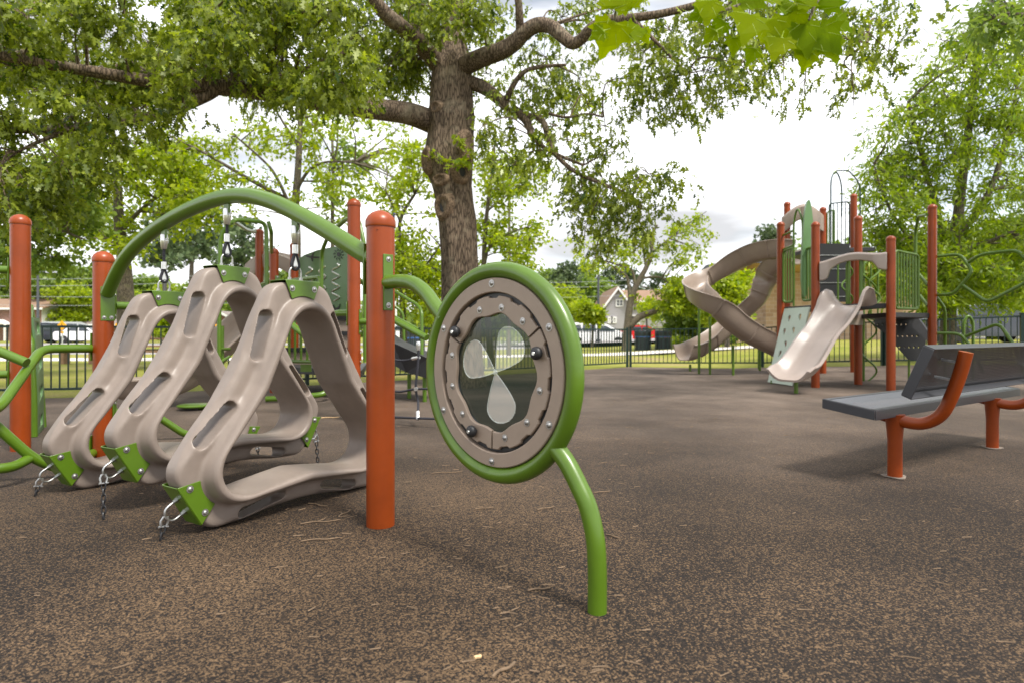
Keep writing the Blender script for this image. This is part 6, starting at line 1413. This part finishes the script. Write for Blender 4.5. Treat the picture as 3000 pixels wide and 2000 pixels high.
for s in (-.22, .22): b = MB(); b.box((qx(612, 22)+s, 22.05, .3), (.06, .06, .75)); b.build('leg', M['timber'], T, smooth=0)
T = thing('recycling_post', 'small red-brown box on a post right of the first climbing loop', 'post box', (qx(413, 24), 24, 0)); b = MB(); b.box((qx(413, 24), 24, hz(975, 24)), (.28, .3, .62)); b.build('box', mat('faded red paint', (.30, .06, .05), .6), T, smooth=0, bevel=.02); b = MB(); b.box((qx(413, 24), 24.0, .25), (.1, .1, .7)); b.build('post', M['timber'], T, smooth=0)
# timber benches and a picnic table on the lawn
def lowbench(label, px, Y, ln, rz=0, h=.45):
    t = thing('timber_bench', label, 'bench', (0, 0, 0), 'low timber benches on the lawn'); b = MB(); b.box((0, 0, h), (ln, .30, .06)); b.build('seat', M['timber'], t, smooth=0, bevel=.01)
    for s in (-1, 1): b = MB(); b.box((s*(ln/2-.2), 0, h/2-.03), (.14, .26, h-.0)); b.build('leg', M['timber'], t, smooth=0)
    t.location = V((qx(px, Y), Y, -.02)); t.rotation_euler.z = rz
lowbench('low timber bench on the lawn left of the short left post', 232, 17.8, 1.25); lowbench('low timber bench glimpsed through the lower part of the middle climbing loop', 420, 20.5, 1.8, .2)
T = thing('picnic_table', 'weathered picnic table on the lawn seen through the first climbing loop', 'picnic table', (0, 0, 0))
b = MB()
for k_ in range(5): b.box((0, -.30+k_*.15, .74), (1.8, .135, .04))
b.build('table_top', M['timber'], T, smooth=0)
for s in (-1, 1):
    b = MB(); b.box((0, s*.68, .44), (1.8, .25, .04)); b.build('seat', M['timber'], T, smooth=0)
    for q in (-1, 1): b = MB(); b.hexa([V((s*.7-.04, q*.55-.05, 0)), V((s*.7+.04, q*.55-.05, 0)), V((s*.7+.04, q*.55+.05, 0)), V((s*.7-.04, q*.55+.05, 0))], [V((s*.7-.04, q*.25-.05, .72)), V((s*.7+.04, q*.25-.05, .72)), V((s*.7+.04, q*.25+.05, .72)), V((s*.7-.04, q*.25+.05, .72))]); b.build('leg', M['timber'], T, smooth=0)
T.location = V((qx(440, 15.5), 15.5, -.02)); T.rotation_euler.z = .15
# power lines: two poles outside the view would carry them; the wires sag between
T = thing('power_line', 'thin power wires strung across the far trees at the left', 'power line', (qx(-400, 60), 60, 0))
for k_, (y0_, y1_) in enumerate(((868-60, 800), (830, 818), (850, 862), (878, 885))):
    b = MB(); pts = []
    for i in range(21):
        q = i/20; px = -500+q*1300; yy = y0_+(y1_-y0_)*q+14*math.sin(math.pi*q); pts.append(P(px, yy, 58+k_*.4))
    b.tube(pts, .022, 4); b.build('wire', M['csilver'], T)
for px in (-500, 800): b = MB(); b.lathe((qx(px, 58.6), 58.6, -.1), (0, 0, 1), [(0, .15), (hz(790, 58.6), .1)], 8); b.build('pole', M['timber'], T)
T = thing('power_line', 'thin power wires crossing the far trees right of the wheel panel', 'power line', (qx(1300, 60), 60, 0))
for k_, y0_ in enumerate((818, 833, 862)):
    b = MB(); pts = []
    for i in range(17):
        q = i/16; pts.append(P(1300+q*560, y0_-2+10*math.sin(math.pi*q)+(4*q), 56+k_*.4))
    b.tube(pts, .016, 4); b.build('wire', M['csilver'], T)
# shrubs
def shrub(label, px, Y, w_, h_, lm):
    t = thing('shrub', label, 'shrub', (qx(px, Y), Y, 0), 'shrubs beyond the fence'); b = MB(); b.tube([V((qx(px, Y), Y, -.05)), V((qx(px, Y), Y, h_*.6))], .03, 6); b.build('stem', M['bark2'], t)
    bp_ = blobpts((qx(px, Y), Y, h_*.5), (w_/2, w_/2, h_*.5), 110, .4); p, d, s = spray_leaves(bp_, .2, 6, 0, .05, .15, ldroop=0); leaves('foliage', p, d, s, SIMPLE, M[lm], t)
shrub('low yellow-green shrub left of the path beyond the right bins', 1985, 36, 1.6, .8, 'lime'); shrub('second low yellow-green shrub, beside the dark clipped bush', 2008, 36, 1.6, .8, 'lime'); shrub('dark clipped bush under the exit of the spiral slide', 2030, 34, 1.5, 1.6, 'midleaf')
shrub('dark bush behind the right pair of bins', 1925, 50, 3.4, 2.6, 'midleaf'); shrub('round green bush at the foot of the pavilion column', 2140, 31, 1.6, 1.6, 'midleaf'); shrub('green bush seen through the right petal of the wheel panel', 1500, 40, 3, 1.2, 'midleaf')
# ================================================================== litter on the rubber surface
M['twig'] = mat('dry twig', (.17, .115, .07), .9, var=.3, vscale=30); M['chip'] = mat('pale wood chip', (.62, .42, .22), .9, var=.25, vscale=10)
random.seed(5); b = MB(); b.raw = 1
for i in range(420):
    Y = 1.3+random.random()**1.4*9; px = random.uniform(-100, 3100) if random.random() < .55 else random.uniform(500, 1900); x = qx(px, Y)
    if Y > fence_y(x)-.5: continue
    L_ = random.uniform(.01, .05); a = random.gauss(0.1, .5); c = V((x, Y, .004+gz(x, Y))); d = V((math.cos(a), math.sin(a), 0))*L_/2; n_ = V((-d.y, d.x, 0)).normalized()*random.uniform(.0007, .0015)
    b.add([c-d-n_, c+d-n_*.5, c+d+n_*.5+V((0, 0, .004)), c-d+n_+V((0, 0, .002))], [(0, 1, 2, 3)])
o = b.build('needle_litter', M['twig'], smooth=0); o['kind'] = 'stuff'
def twig(label, px, y, lpx, ang, fork=False, m='twig', r=.003):
    Y = 1566/(y-CY); c = V((qx(px, Y), Y, r+.002)); ln = lpx/F*Y*.5; d = V((math.cos(R(ang)), math.sin(R(ang))*1.4, 0)); b = MB()
    n_ = V((-d.y, d.x, 0))*ln*.15; b.tube(spline([c-d*ln, c-d*ln*.3+n_, c+d*ln*.3-n_*.4, c+d*ln+n_*.5], 3), [r]*9+[r*.5], 6)
    if fork: b.tube([c-d*ln*.2+n_*.7, c+n_*3+d*ln*.2, c+n_*5+d*ln*.3], [r*.8, r*.7, r*.4], 5)
    tag(b.build('twig', M[m]), label, 'twig', 'twigs and wood chips lying on the rubber surface')
for a in (('forked pale twig right of the near post base row, under the nearest loop', 940, 1530, 110, 15, True), ('long thin pale twig in front of the nearest climbing loop', 940, 1582, 110, 12), ('bent twig between the nearest loop and the near post', 1010, 1505, 50, 70, True),
          ('grey stick at the bottom edge of the view', 1478, 1966, 90, 40, False, 'twig', .004), ('pale twig left of the curved support leg', 1580, 1728, 70, 12), ('short dark stick right of the curved support leg', 1795, 1572, 40, -35), ('pale twig below the wheel panel', 1600, 1490, 60, 25), ('wood chip stick between the middle loop and the tall back post', 968, 1224, 50, 10, False, 'chip', .006), ('shorter wood chip behind the middle loop', 868, 1233, 32, 6, False, 'chip', .006), ('small chip right of the curved support leg', 1400, 1930, 22, 20, False, 'chip', .005),
          ('pale twig near the centre of the open surface', 1765, 1442, 50, 15), ('twig lying under the left loop beside its chain', 600, 1535, 120, 8), ('crooked twig left below the near post', 930, 1480, 70, -20), ('thin twig right of the near post base', 1310, 1385, 90, 10), ('twig near the foot of the oak side of the wheel panel', 1420, 1490, 60, 15)): twig(*a)
for o in S.objects:
    if '_w' in o: del o['_w']
